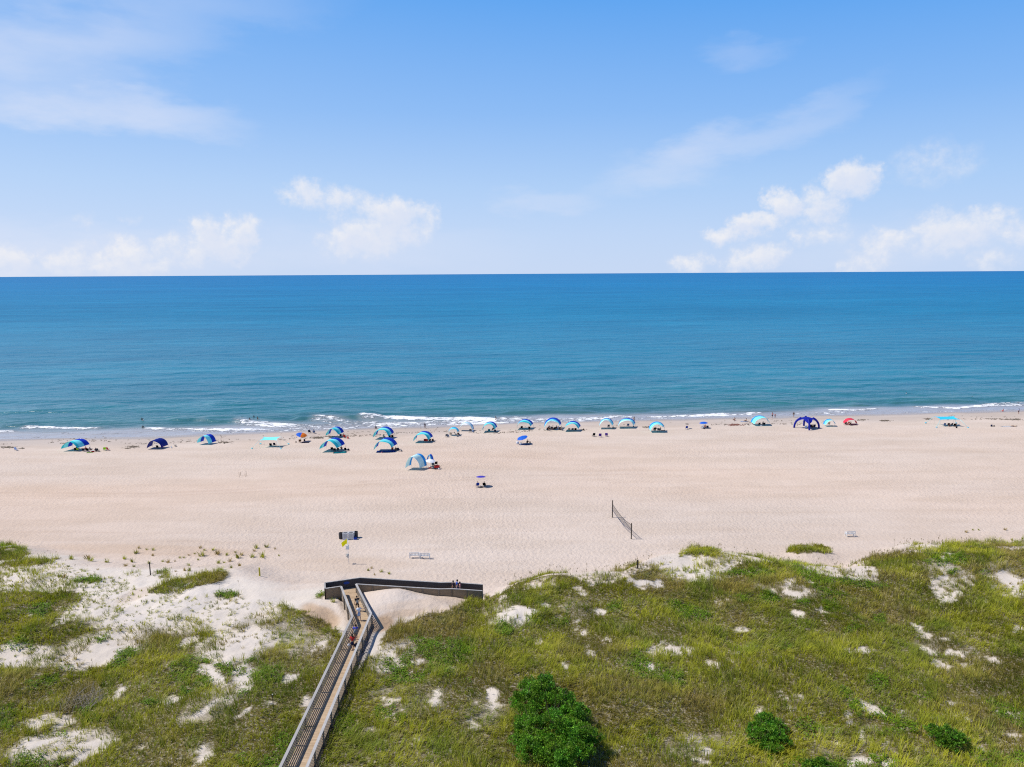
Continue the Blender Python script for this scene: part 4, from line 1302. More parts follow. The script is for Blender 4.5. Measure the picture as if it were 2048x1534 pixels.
POSES = {
    'stand': dict(pel=(0, 0, .93), chest=(0, 0.0, 1.30), head=(0, .02, 1.60), lk=(-.11, .02, .50), la=(-.12, -.02, .09), rk=(.11, .03, .50), ra=(.12, 0, .09), le=(-.27, -.03, 1.13), lw=(-.29, .05, .89), re=(.27, -.02, 1.13), rw=(.29, .06, .89)),
    'walk': dict(pel=(0, 0, .92), chest=(0, 0.04, 1.29), head=(0, .09, 1.59), lk=(-.10, .20, .53), la=(-.10, .24, .10), rk=(.11, .0, .49), ra=(.11, -.27, .16), le=(-.27, -.12, 1.14), lw=(-.29, -.06, .91), re=(.26, .07, 1.13), rw=(.26, .22, .96)),
    'carry': dict(pel=(0, 0, .92), chest=(0, 0.03, 1.29), head=(0, .07, 1.59), lk=(-.10, .16, .52), la=(-.10, .16, .09), rk=(.10, .0, .49), ra=(.10, -.24, .14), le=(-.30, -.02, 1.13), lw=(-.38, .05, .88), re=(.30, .02, 1.13), rw=(.38, .06, .88)),
    'reach': dict(pel=(0, 0, .92), chest=(0, 0.05, 1.28), head=(0, .11, 1.57), lk=(-.10, .12, .51), la=(-.10, .10, .09), rk=(.11, .02, .49), ra=(.11, -.20, .12), le=(-.27, -.05, 1.13), lw=(-.28, .05, .90), re=(.36, .14, 1.22), rw=(.58, .30, 1.14)),
    'sit': dict(pel=(0, 0, .40), chest=(0, -.17, .74), head=(0, -.20, 1.05), lk=(-.13, .46, .47), la=(-.14, .62, .09), rk=(.13, .46, .46), ra=(.14, .66, .09), le=(-.29, -.06, .56), lw=(-.26, .22, .53), re=(.29, -.06, .56), rw=(.26, .22, .53)),
    'ground': dict(pel=(0, 0, .14), chest=(0, -.10, .50), head=(0, -.08, .82), lk=(-.15, .42, .38), la=(-.15, .62, .08), rk=(.15, .44, .36), ra=(.15, .66, .08), le=(-.28, -.16, .36), lw=(-.26, -.30, .10), re=(.28, -.02, .34), rw=(.20, .26, .36)),
    'lie': dict(pel=(0, 0, .13), chest=(0, -.38, .17), head=(0, -.70, .20), lk=(-.12, .44, .14), la=(-.13, .86, .09), rk=(.12, .44, .24), ra=(.13, .80, .09), le=(-.30, -.22, .10), lw=(-.34, .06, .08), re=(.30, -.24, .10), rw=(.34, .02, .08)),
    'swim': dict(pel=(0, 0, .93), chest=(0, 0.0, 1.30), head=(0, .02, 1.60), lk=(-.11, .02, .50), la=(-.12, -.02, .09), rk=(.11, .03, .50), ra=(.12, 0, .09), le=(-.36, .10, 1.24), lw=(-.40, .34, 1.22), re=(.36, .06, 1.24), rw=(.46, .26, 1.22)),
}
SKIN = {'light': mat("skin_light", (0.58, 0.36, 0.26), .6, .05), 'tan': mat("skin_tan", (0.42, 0.23, 0.14), .6, .05), 'dark': mat("skin_dark", (0.16, 0.08, 0.05), .6, .05)}
CLOTH = {'black': (0.012, 0.012, 0.014), 'navy': (0.012, 0.018, 0.06), 'white': (0.78, 0.79, 0.82), 'blue': (0.03, 0.09, 0.40), 'lightblue': (0.42, 0.55, 0.78), 'red': (0.55, 0.035, 0.03), 'pink': (0.75, 0.30, 0.30), 'grey': (0.18, 0.19, 0.20),
         'teal': (0.01, 0.28, 0.33), 'green': (0.18, 0.40, 0.03), 'orange': (0.70, 0.20, 0.03), 'purple': (0.12, 0.05, 0.35), 'violet': (0.08, 0.09, 0.50), 'sand': (0.60, 0.50, 0.36), 'yellow': (0.90, 0.80, 0.02), 'lime': (0.42, 0.62, 0.05), 'royal': (0.008, 0.05, 0.42), 'aqua': (0.16, 0.62, 0.68), 'greyblue': (0.16, 0.24, 0.42), 'brown': (0.13, 0.07, 0.04)}


def cloth(c):
    return mat("cloth_" + c, CLOTH[c], 0.85, 0.1, 6, 0.15)


def person(loc, rz, pose, label, skin='tan', top='blue', bottom='navy', hair='black', scale=1.0, long_hair=False, group=None, skirt=False):
    P = POSES[pose]
    root = empty("person", loc, rz, label, "person", group)
    root.scale = (scale,) * 3
    V = Vector
    pel, chest, head = V(P['pel']), V(P['chest']), V(P['head'])
    upv = (chest - pel).normalized()
    hv = (head - chest).normalized()
    waist = pel.lerp(chest, .42)
    nb = chest + upv * .15
    sh = {-1: chest + upv * .11 + V((-.175, 0, 0)), 1: chest + upv * .11 + V((.175, 0, 0))}
    hip = {-1: pel + V((-.095, 0, -.03)), 1: pel + V((.095, 0, -.03))}
    t4 = lambda v, r, r2=None: (v.x, v.y, v.z, r) if r2 is None else (v.x, v.y, v.z, r, r2)
    fwd = V((0, 1, 0)) if abs(hv.z) > .5 else V((0, 0, 1))
    ch = [[t4(pel, .135, .105), t4(waist, .125, .095), t4(chest, .155, .105), t4(nb, .075), t4(head - hv * .095, .052), t4(head - hv * .03 + fwd * .01, .078, .09), t4(head + hv * .05, .082, .095), t4(head + hv * .10, .055)],
          [t4(head - hv * .03 + fwd * .01, .078, .09), t4(head - hv * .02 + fwd * .105, .016)]]
    for s, kn, an, el, wr in ((-1, 'lk', 'la', 'le', 'lw'), (1, 'rk', 'ra', 're', 'rw')):
        k_, a_, e_, w_ = V(P[kn]), V(P[an]), V(P[el]), V(P[wr])
        toe = a_ + V((0.02 * s, .14, -.055)) if pose != 'lie' else a_ + V((0, .04, .12))
        ch.append([t4(pel, .135, .105), t4(hip[s], .098), t4(hip[s].lerp(k_, .5), .082), t4(k_, .060), t4(k_.lerp(a_, .35), .060), t4(a_, .038), t4(toe, .034)])
        d = (w_ - e_).normalized()
        side = d.cross(V((0, 1, 0.2))).normalized()
        palm = w_ + d * .055
        ch.append([t4(chest, .155, .105), t4(sh[s], .062), t4(sh[s].lerp(e_, .5), .050), t4(e_, .042), t4(w_, .027), t4(palm, .034, .018)])
        for q, ln in zip((-.030, -.010, .010, .030), (.060, .075, .080, .065)):
            f0 = palm + d * .035 + side * q
            ch.append([t4(palm, .034, .018), t4(f0, .010), t4(f0 + d * ln * .6 + V((0, .012, 0)), .009), t4(f0 + d * ln + V((0, .03, 0)), .007)])
        th = palm - d * .01 + V((0, .04, 0)) - side * .02
        ch.append([t4(palm, .034, .018), t4(th, .011), t4(th + d * .04 + V((0, .02, 0)), .009)])
    skin_obj("body", ch, SKIN[skin], root)
    if top:
        c2 = [[t4(waist.lerp(pel, .6), .152, .125), t4(waist, .142, .115), t4(chest, .172, .124), t4(nb - upv * .03, .085)]]
        for s, el in ((-1, 'le'), (1, 're')):
            e_ = V(P[el])
            c2.append([t4(chest, .172, .124), t4(sh[s], .078), t4(sh[s].lerp(e_, .55), .068)])
        skin_obj("shirt", c2, cloth(top), root)
    if bottom:
        c3 = [[t4(waist.lerp(pel, .55), .140, .115), t4(pel, .155, .125)]]
        for s, kn in ((-1, 'lk'), (1, 'rk')):
            k_ = V(P[kn])
            c3.append([t4(pel, .155, .125), t4(hip[s], .118), t4(hip[s].lerp(k_, .5), .105), t4(hip[s].lerp(k_, .82), .09)])
        if skirt:
            kk = (V(P['lk']) + V(P['rk'])) / 2
            c3 = [[t4(waist.lerp(pel, .55), .140, .115), t4(pel, .175, .15), t4(pel.lerp(kk, .5), .20, .19), t4(pel.lerp(kk, .95), .21, .21)]]
        skin_obj("skirt" if skirt else "shorts", c3, cloth(bottom), root)
    h = MB()
    h.blob(head + hv * .045 - fwd * .022, (.098, .108, .105), 0, 2, .06, 3)
    if long_hair:
        h.blob(head - hv * .07 - fwd * .06, (.085, .05, .14), 0, 2, .06, 5)
    h.build("hair", mat("hair_" + hair, {'black': (0.012, 0.010, 0.009), 'brown': (0.06, 0.03, 0.015), 'blond': (0.35, 0.24, 0.10), 'white': (0.7, 0.7, 0.7)}[hair], .6), root)
    return root


# ================================================================== things on the sand
def chair_builder(col, high=False):
    """low folding beach chair facing +Y, seen from behind: tube frame, sling seat and sling back"""
    root = empty("beach_chair", (0, 0, 0))
    fr = mat("chair_frame", (0.32, 0.33, 0.34), .4, .05, 3, .5, .6)
    f = MB()
    hs = .42 if high else .28
    for s in (-.29, .29):
        f.tube([(s, -.26, .0), (s, .10, hs), (s, .24, hs + .02)], .013, 6)
        f.tube([(s, .26, .0), (s, -.22, hs - .02), (s, -.40, hs + .58)], .013, 6)
        f.tube([(s, -.27, hs + .22), (s, .20, hs + .20)], .018, 6)
        f.tube([(s, .20, hs + .20), (s, .22, .0)], .011, 6)
    f.tube([(-.29, -.26, .02), (.29, -.26, .02)], .011, 6)
    f.build("frame", fr, root)
    seat = MB()
    seat.grid(lambda u, v: Vector((-.28 + .56 * u, -.22 + .46 * v, hs - .03 * math.sin(math.pi * u) - .03 * math.sin(math.pi * v))), 4, 4)
    bmesh.ops.solidify(seat.bm, geom=seat.bm.faces[:], thickness=.012)
    seat.build("seat", cloth(col), root)
    back = MB()
    back.grid(lambda u, v: Vector((-.28 + .56 * u, -.22 - .20 * v - .02 * math.sin(math.pi * u), hs + .62 * v)), 4, 4)
    bmesh.ops.solidify(back.bm, geom=back.bm.faces[:], thickness=.012)
    back.build("backrest", cloth(col), root)
    return root


_CH = {}


def chair(px, py, rz, col, label, group="beach chairs on the sand", high=False, s=1.0):
    key = (col, high)
    if key in _CH:
        o = copy_tree(_CH[key])
    else:
        o = _CH[key] = chair_builder(col, high)
    o.location = V3(px, py)
    o.rotation_euler.z = R(rz)
    o.scale = (s, s, s)
    return tag(o, label, "beach chair", group)


def cooler(px, py, rz, col, label, s=1.0):
    root = empty("cooler", V3(px, py), R(rz), label, "cooler")
    MB().box((0, 0, .17), (.58 * s, .36 * s, .34 * s), None, 0, .03).build("body", cloth(col), root)
    MB().box((0, 0, .17 + .20 * s), (.60 * s, .38 * s, .06 * s), None, 0, .02).build("lid", cloth('white' if col != 'white' else 'grey'), root)
    h = MB()
    h.tube([(-.31 * s, 0, .26 * s), (-.33 * s, 0, .46 * s), (.33 * s, 0, .46 * s), (.31 * s, 0, .26 * s)], .012, 6)
    h.build("handle", cloth('grey'), root)
    return root


def bag(px, py, col, label, s=1.0, name="beach_bag", cat="bag", loc=None):
    root = empty(name, loc or V3(px, py), random.uniform(0, 3), label, cat)
    b = MB()
    b.lathe([(0.01, 0), (.20 * s, .01), (.25 * s, .12 * s), (.24 * s, .30 * s), (.16 * s, .40 * s), (.02, .40 * s)], 10)
    for v in b.bm.verts:
        v.co.y *= .62
    b.build("body", cloth(col), root)
    h = MB()
    for q in (-.09, .09):
        h.tube([(-.12 * s, q * s, .36 * s), (-.07 * s, q * s, .56 * s), (.07 * s, q * s, .56 * s), (.12 * s, q * s, .36 * s)], .012, 6, cap=False)
    h.build("handle", cloth('grey'), root)
    return root


def towel(px, py, rz, w, l, col, label, name="beach_towel", cat="towel"):
    m = MB()
    sd_ = random.random() * 9
    m.grid(lambda u, v: Vector((w * (u - .5), l * (v - .5), .035 + .02 * math.sin(9 * u + sd_) * math.sin(7 * v))), 10, 10)
    bmesh.ops.solidify(m.bm, geom=m.bm.faces[:], thickness=.012)
    o = m.build(name, cloth(col))
    o.location = V3(px, py)
    o.rotation_euler.z = R(rz)
    return tag(o, label, cat)


FAB = lambda c: mat("shade_" + c, {'royal': (0.006, 0.045, 0.50), 'navy': (0.008, 0.02, 0.22), 'aqua': (0.24, 0.88, 0.95), 'teal': (0.03, 0.60, 0.66), 'sky': (0.02, 0.32, 0.80), 'pale': (0.62, 0.90, 0.90), 'orange': (0.80, 0.20, 0.02), 'white': (.85, .86, .88),
                                   'red': (0.75, 0.05, 0.09), 'cyan': (0.05, 0.60, 0.85), 'violet': (0.06, 0.05, 0.45), 'blue': (0.01, 0.12, 0.62), 'black': (.01, .01, .012)}[c], 0.6, .08, 2, .2, 0, 0.13)
POLE_M = mat("aluminium_pole", (0.55, 0.56, 0.57), .35, .05, 3, .5, .7)


def arch_shade(px, py, wpx, hpx, label, bands=('royal', 'aqua', 'teal'), cuts=(.40, .70), skew=-.26, depth=1.0, u0=.07, u1=.89, fall=.10):
    """one bent pole planted in the sand; a striped strip of cloth hangs from it and flies out on the breeze towards the dunes"""
    k = ppm(px, py)
    w, h = wpx * .96 / k, hpx / k * 1.03
    depth *= 1.45
    if px < 460:
        w, h = w * .93, h * .95
    base = V3(px, py - 2)
    root = empty("arch_shade", base, random.uniform(-.06, .06), label, "beach shade", "arched cloth shades planted along the beach")

    def arch(u):
        a = math.pi * (1 - u)
        return Vector((w * .5 * math.cos(a), 0, h * (max(0.0, math.sin(a)) ** .8)))
    p = MB()
    p.tube([arch(i / 24) - (Vector((0, 0, .3)) if i in (0, 24) else Vector()) for i in range(25)], .022, 6)
    p.build("pole", POLE_M, root)
    ph = random.random() * 6

    def cl(u, v):
        uu = u0 + (u1 - u0) * u
        q = arch(uu)
        lift = math.sin(math.pi * uu)
        d = depth * w * .5
        z = q.z * (1 - fall * v * v * (1.0 - .55 * lift)) + .10 * math.sin(u * 11 + ph + v * 3) * v - .05 * v * (1 - lift)
        return Vector((q.x * (1 - .10 * v) + skew * w * .5 * v, -d * v + .10 * math.sin(u * 8 + ph) * v, max(.12, z) + .015))
    c = MB()

    def band(u, v):
        return 0 if v < cuts[0] else (1 if v < cuts[1] else 2)
    c.grid(cl, 22, 10, 0, band)
    c.build("canopy", [FAB(b) for b in bands], root)
    return root


def sand_anchor(root, at_, col):
    b = MB()
    b.blob((at_[0], at_[1], .12), (.24, .20, .15), 0, 2, .1, 4)
    b.build("sand_anchor", FAB(col), root)


def pole_tent(px, py, w, d, h, col, label, spread=1.0):
    """stretched cloth roof on four thin poles, corner ropes drawn out to bags of sand"""
    base = V3(px, py)
    root = empty("beach_tent", base, R(-4), label, "beach tent", "pole tents with guy ropes on the beach")
    cs = [(-w / 2, -d / 2), (w / 2, -d / 2), (w / 2, d / 2), (-w / 2, d / 2)]
    hs = [h * .86, h * .9, h * 1.05, h * .98]
    c = MB()

    def fn(u, v):
        z = (hs[0] * (1 - u) + hs[1] * u) * (1 - v) + (hs[3] * (1 - u) + hs[2] * u) * v
        pin = 1 - .30 * (4 * u * (1 - u)) * (abs(v - .5) * 2) ** 2
        pin2 = 1 - .16 * (4 * v * (1 - v)) * (abs(u - .5) * 2) ** 2
        return Vector(((u - .5) * w * pin2 * 1.0, (v - .5) * d * pin, z - .28 * 16 * u * (1 - u) * v * (1 - v) * .7))
    c.grid(fn, 14, 10)
    c.build("canopy", FAB(col), root)
    for (x, y), z in zip(cs, hs):
        p = MB()
        p.tube([(x * .96, y * .96, -.2), (x, y, z + .05)], .02, 6)
        p.build("pole", POLE_M, root)
        ex, ey = x * (1 + .62 * spread), y * (1 + .9 * spread)
        r_ = MB()
        r_.tube([(x, y, z), ((x + ex) / 2, (y + ey) / 2, z * .5 + .02), (ex, ey, .12)], [.035, .03, .03], 5)
        r_.build("rope", FAB('pale' if col != 'cyan' else 'aqua'), root)
        sand_anchor(root, (ex, ey), col)
    return root


def umbrella(px, py, rad, h, cols, label, tilt=(0, 0), sag=.32):
    base = V3(px, py)
    root = empty("beach_umbrella", base, 0, label, "beach umbrella", "beach umbrellas standing in the sand")
    t = Matrix.Rotation(R(tilt[0]), 4, 'X') @ Matrix.Rotation(R(tilt[1]), 4, 'Y')
    p = MB()
    top = t @ Vector((0, 0, h * .45))
    mid = Vector((0, 0, h * .55))
    p.tube([(0, 0, -.3), mid, mid + top * .98], .02, 6)
    p.build("pole", POLE_M, root)
    c = MB()
    n = 8
    ap = c.bm.verts.new((0, 0, 0))
    r1 = [c.bm.verts.new((rad * .55 * math.cos(2 * math.pi * j / 16), rad * .55 * math.sin(2 * math.pi * j / 16), -sag * .32 - (.02 if j % 2 else 0))) for j in range(16)]
    r2 = [c.bm.verts.new((rad * (1 if j % 2 == 0 else .95) * math.cos(2 * math.pi * j / 16), rad * (1 if j % 2 == 0 else .95) * math.sin(2 * math.pi * j / 16), -sag)) for j in range(16)]
    for j in range(16):
        mi = ((j // 2 - 2) % 8) * len(cols) // 8 if len(cols) > 1 else 0
        f = c.bm.faces.new((ap, r1[j], r1[(j + 1) % 16])); f.material_index = mi
        f = c.bm.faces.new((r1[j], r2[j], r2[(j + 1) % 16], r1[(j + 1) % 16])); f.material_index = mi
    bmesh.ops.transform(c.bm, matrix=Matrix.Translation(mid + top) @ t, verts=c.bm.verts)
    c.build("canopy", [FAB(q) for q in cols], root)
    rb = MB()
    for j in range(8):
        a = 2 * math.pi * j / 8
        e = Matrix.Translation(mid + top) @ t @ Vector((rad * .97 * math.cos(a), rad * .97 * math.sin(a), -sag - .01))
        rb.tube([mid + top - t.to_3x3() @ Vector((0, 0, .03)), e], .008, 4, cap=False)
    rb.build("ribs", POLE_M, root)
    return root


def dome_tent(px, py, w, h, label):
    """spider-legged dome: four broad arched legs running down from a crown"""
    base = V3(px, py)
    root = empty("dome_tent", base, R(-10), label, "beach tent")
    r0 = w / 2
    prof = lambda q: (r0 * math.sin(q * math.pi / 2), h * math.cos(q * math.pi / 2) ** .85 if q < 1 else 0.0)
    c = MB()
    nq, na = 7, 32
    q_end = lambda j: .50 + .14 * math.cos(4 * 2 * math.pi * j / na)
    rows = []
    for i in range(nq + 1):
        row = []
        for j in range(na):
            q = i / nq * q_end(j) + .0001
            x, z = prof(q)
            a = 2 * math.pi * j / na
            row.append(c.bm.verts.new((x * math.cos(a), x * math.sin(a), z)))
        rows.append(row)
    for i in range(nq):
        for j in range(na):
            f = c.bm.faces.new((rows[i][j], rows[i + 1][j], rows[i + 1][(j + 1) % na], rows[i][(j + 1) % na]))
            f.smooth = True
    c.build("canopy", FAB('navy_royal') if False else mat("dome_blue", (0.010, 0.018, 0.34), .55, .08, 2, .25, 0, .2), root)
    for j in range(4):
        a = math.pi / 2 * j
        l = MB()

        pts, rd = [], []
        for i in range(13):
            q = .30 + .70 * i / 12
            x, z = prof(min(q, .9999))
            pts.append((x * math.cos(a), x * math.sin(a), z + (.06 if i < 12 else -.05)))
            rd.append(.30 - .06 * i / 12)
        l.tube(pts, rd, 10)
        l.build("leg", mat("dome_blue"), root)
    return root


def wagon(px, py, rz, col, label):
    root = empty("beach_wagon", V3(px, py), R(rz), label, "wagon")
    b = MB()
    b.box((0, 0, .34), (1.1, .6, .05))
    for s in (-1, 1):
        b.box((0, s * .285, .55), (1.1, .03, .40))
        b.box((s * .535, 0, .55), (.03, .54, .40))
    b.build("tub", cloth(col), root)
    for x in (-.42, .42):
        for y in (-.33, .33):
            w = MB()
            w.lathe([(.02, -.05), (.15, -.05), (.17, 0), (.15, .05), (.02, .05)], 12)
            bmesh.ops.rotate(w.bm, verts=w.bm.verts, cent=(0, 0, 0), matrix=Matrix.Rotation(math.pi / 2, 3, 'X'))
            bmesh.ops.translate(w.bm, verts=w.bm.verts, vec=(x, y, .17))
            w.build("wheel", cloth('black'), root)
    h = MB()
    h.tube([(.55, 0, .36), (1.05, 0, .8), (1.12, -.1, .86)], .018, 6)
    h.tube([(1.05, -.12, .82), (1.05, .12, .82)], .016, 6)
    h.build("handle", cloth('black'), root)
    return root


def build_shades():
    A = arch_shade
    A(163, 899, 42, 21, "broad arched shade with aqua and royal blue bands, leftmost on the beach", ('royal', 'aqua', 'teal'), (.42, .8), -.32)
    A(321, 896, 35, 19, "plain dark navy arched shade with no stripes", ('navy', 'navy', 'navy'), (.4, .7), -.20, 1.0, .04, .95)
    A(420, 888, 28, 19, "twisted half aqua half royal blue arched shade with nobody under it", ('royal', 'royal', 'aqua'), (.3, .55), -.5, 1.0, .06, .96)
    A(675, 874, 30, 19, "striped arched shade standing behind its twin, near a rust red heap", ('royal', 'aqua', 'teal'), (.4, .72), -.35)
    A(672, 900, 41, 23, "striped arched shade with a blue blanket and chairs, in front of its twin", ('royal', 'aqua', 'teal'), (.42, .72), -.38)
    A(772, 876, 37, 21, "striped arched shade with a seated person in teal, half hidden by a nearer shade")
    A(776, 900, 42, 23, "striped arched shade beside a large royal blue ground sheet", ('royal', 'aqua', 'teal'), (.48, .8), -.34)
    A(850, 883, 36, 19, "striped arched shade with two red chairs under it")
    A(838, 937, 33, 28, "tall pale aqua arched shade with a blue crest, nearest of the arched shades", ('sky', 'pale', 'pale'), (.30, .7), -.62, .95, .04, .97, .12)
    A(934, 862, 29, 16, "thin arched shade seen edge on with a narrow blue rim and whitish cloth", ('royal', 'pale', 'white'), (.2, .7), -.10, .7, .06, .97)
    A(981, 863, 30, 18, "striped arched shade in front of the wading person with a reclining person below", ('royal', 'aqua', 'teal'), (.38, .75), -.32)
    A(1051, 857, 34, 17, "striped arched shade with one small chair under each end", ('royal', 'aqua', 'teal'), (.4, .66), -.35)
    A(1106, 857, 37, 20, "wide arched shade with the largest crowd of people beneath", ('royal', 'sky', 'aqua'), (.5, .75), -.22)
    A(1146, 861, 34, 17, "striped arched shade over three chairs in a row, right next to the crowd", ('royal', 'aqua', 'teal'), (.42, .7), -.36)
    A(1213, 857, 31, 19, "slim aqua arched shade with a single grey chair and a small bag", ('royal', 'aqua', 'pale'), (.28, .7), -.26, .9)
    A(1254, 855, 37, 17, "slim aqua arched shade with a person standing just behind its right end", ('royal', 'aqua', 'pale'), (.3, .7), -.34, .9)
    A(1313, 863, 34, 18, "arched shade, back half bright blue and front aqua, right of the slim pair", ('sky', 'aqua', 'aqua'), (.4, .75), -.22)
    A(1518, 850, 37, 17, "thin aqua arched shade with a blue outer rim, left of the navy dome tent", ('sky', 'aqua', 'aqua'), (.3, .75), -.14, .85)
    A(1657, 853, 24, 13, "smallest arched shade, aqua with a blue rim, between the dome and the red shade", ('sky', 'aqua', 'aqua'), (.42, .75), -.10, .8)
    A(862, 934, 13, 24, "narrow blue and aqua arched shade touching a white umbrella", ('blue', 'blue', 'aqua'), (.4, .7), -.5, 1.0, .1, .97)
    A(1698, 849, 26, 11, "low red arched shade near the right of the beach", ('red', 'red', 'red'), (.4, .7), -.12, .8, .04, .96)
    A(908, 871, 24, 15, "flat cyan shade cloth flying level over a dark lounger", ('sky', 'cyan', 'aqua'), (.35, .7), -.1, .8, .16, .86)
    pole_tent(541, 893, 4.4, 2.6, 2.1, 'aqua', "pale aqua pole tent with four guy ropes over a black and a navy chair", 1.0)
    pole_tent(1893, 851, 5.2, 3.2, 2.2, 'cyan', "sky blue pole tent with long white ropes at the far right of the beach", .9)
    umbrella(603, 883, 1.35, 2.2, ('blue', 'orange'), "beach umbrella half blue and half orange tilted over a chair", (12, 14), .45)
    umbrella(962, 973, 0.98, 2.15, ('violet',), "violet blue umbrella between two chairs, alone in the middle of the beach", (-6, 0), .22)
    umbrella(1046, 888, 1.35, 1.9, ('blue', 'blue'), "plain blue umbrella tilted flat beside white bags and a blanket", (10, -16), .30)
    umbrella(1407, 856, 1.15, 1.75, ('blue',), "small bright blue umbrella standing upright right of the striped shades", (0, -4), .38)
    umbrella(861, 936, 1.1, 1.9, ('white',), "white umbrella under the narrow blue shade beside a red wagon", (4, 6), .35)
    umbrella(1374, 857, 0.55, 1.35, ('black',), "tiny grey parasol above a navy chair", (0, 0), .12)
    dome_tent(1613, 856, 6.3, 3.0, "navy blue dome tent on four broad arched legs")


build_shades()


def build_seats_and_gear():
    c = chair
    # leftmost shade
    c(152, 902, 10, 'black', "black beach chair at the left end of the row under the leftmost shade")
    c(157, 902, -5, 'lime', "lime green beach chair under the leftmost shade")
    c(168, 903, 0, 'navy', "navy beach chair in the middle under the leftmost shade")
    c(176, 903, 8, 'black', "black beach chair at the right end of the row under the leftmost shade")
    c(197, 903, -12, 'grey', "grey beach chair just outside the right edge of the leftmost shade")
    c(210, 901, 20, 'lime', "lime green beach chair in the sun right of the leftmost shade")
    c(217, 901, -20, 'red', "red beach chair beside a lime one right of the leftmost shade")
    c(33, 901, 0, 'lightblue', "small light blue chair alone at the left edge of the sand")
    cooler(186, 904, 15, 'red', "red cooler among the chairs under the leftmost shade")
    towel(180, 905, 20, 1.4, .8, 'green', "green towel spread under the leftmost shade")
    # navy shade
    c(316, 897, 0, 'black', "black chair on the left under the plain navy shade")
    c(326, 897, -6, 'purple', "dark purple chair on the right under the plain navy shade")
    c(351, 893, -60, 'black', "black reclined chair just right of the navy shade")
    bag(343, 896, 'white', "white bag lying right of the navy shade")
    # aqua pole tent
    c(542, 894, 5, 'black', "black chair under the aqua pole tent", high=True)
    c(550, 893, -8, 'navy', "navy chair under the aqua pole tent", high=True)
    # umbrella blue orange
    c(600, 885, 15, 'brown', "brown wooden chair below the blue and orange umbrella")
    towel(611, 885, 5, 1.9, 1.2, 'navy', "dark blue towel in the shadow of the blue and orange umbrella")
    bag(609, 882, 'black', "black bag on the dark towel by the blue and orange umbrella", 1.2)
    bag(592, 885, 'brown', "small brown bag left of the blue and orange umbrella", .7)
    c(619, 866, 0, 'navy', "navy chair at the water's edge, left of a pair")
    c(628, 867, 10, 'greyblue', "slate blue chair at the water's edge, right of a pair")
    # twins
    c(682, 874, 0, 'navy', "navy chair under the rear twin shade")
    c(690, 876, -10, 'red', "dark red chair under the rear twin shade")
    bag(696, 877, 'red', "rust red bag heap right of the rear twin shade", 1.3)
    c(664, 901, 10, 'navy', "navy chair on the left under the front twin shade")
    c(670, 903, 0, 'black', "black chair beside the blanket under the front twin shade")
    c(692, 902, -15, 'black', "black chair on the right under the front twin shade")
    bag(697, 901, 'black', "black bag right under the front twin shade", 1.1)
    towel(680, 905, 12, 3.0, 1.7, 'teal', "teal blue blanket spread before the front twin shade", "blanket", "blanket")
    # pair with ground sheet
    c(780, 876, -5, 'black', "black chair beside the person in teal under a rear shade")
    c(785, 876, 5, 'black', "second black chair right of the person in teal")
    towel(772, 903, 6, 4.4, 2.0, 'blue', "large royal blue ground sheet under a striped shade", "ground_sheet", "ground sheet")
    bag(764, 906, 'pink', "small pink bag at the front edge of the blue ground sheet", .6)
    c(797, 902, -10, 'navy', "navy chair right of the two people by the blue ground sheet")
    bag(803, 903, 'grey', "grey bag at the tip of the shadow right of the blue ground sheet", .9)
    # red chairs
    c(850, 884, 5, 'red', "red chair on the left of two under a striped shade")
    c(854, 884, -5, 'red', "red chair on the right of two under a striped shade")
    c(867, 884, -25, 'brown', "brown reclined chair right of the red chairs")
    # wagon group
    wagon(874, 938, 8, 'red', "red beach wagon with black wheels right of the white umbrella")
    bag(878, 939, 'white', "white bag leaning on the front of the red wagon", .8)
    c(867, 933, -10, 'grey', "grey chair between the white umbrella and the red wagon")
    c(872, 930, 15, 'black', "black chair behind the red wagon")
    cooler(860, 937, 10, 'red', "dark red cooler in the shadow under the white umbrella")
    # flat cyan shade
    c(893, 874, 15, 'grey', "grey chair on the far left of the flat cyan shade")
    bag(896, 873, 'greyblue', "slate bag leaning by the grey chair left of the flat cyan shade", 1.2)
    c(902, 871, -10, 'sand', "tan chair below the flat cyan shade")
    c(913, 873, -70, 'black', "long black lounger under the flat cyan shade", high=True, s=1.25)
    c(941, 864, 0, 'grey', "grey chair under the thin edge on shade")
    bag(946, 864, 'greyblue', "slate blue bag under the right end of the thin edge on shade", 1.3)
    c(978, 864, 8, 'teal', "teal chair left of the reclining person")
    c(991, 865, -15, 'navy', "navy chair right of the reclining person")
    # one chair each end
    c(1043, 858, 10, 'black', "small black chair under the left end of a striped shade")
    c(1059, 859, -10, 'black', "black chair under the right end of the same striped shade")
    # crowd
    for i, (px, py, cl) in enumerate([(1096, 861, 'black'), (1103, 859, 'grey'), (1109, 860, 'black'), (1121, 860, 'black')]):
        c(px, py, random.uniform(-20, 20), cl, ["black chair at the left edge of the crowd under the wide shade", "grey chair second from the left in the crowd", "black chair in the middle of the crowd", "black chair at the right edge of the crowd"][i])
    # three in a row
    c(1138, 862, 8, 'sand', "tan chair, left of three in a row")
    c(1145, 862, 0, 'grey', "grey chair, middle of three in a row under a striped shade")
    c(1151, 862, -6, 'black', "black chair, right of three in a row under a striped shade")
    bag(1167, 860, 'brown', "low brown bag on open sand right of the three chairs", .9)
    c(1217, 855, 0, 'grey', "single grey chair under the slim aqua shade")
    bag(1226, 856, 'navy', "small navy bag under the right end of the slim aqua shade", .9)
    c(1256, 853, 0, 'greyblue', "slate blue chair under the shade with the standing person")
    bag(1267, 854, 'grey', "grey bag under the shade with the standing person", .8)
    c(1308, 861, 10, 'black', "black chair under the bright blue arched shade")
    c(1317, 862, -20, 'grey', "grey chair under the bright blue arched shade")
    towel(1326, 861, 0, 1.2, .6, 'black', "dark towel at the right end of the bright blue shade")
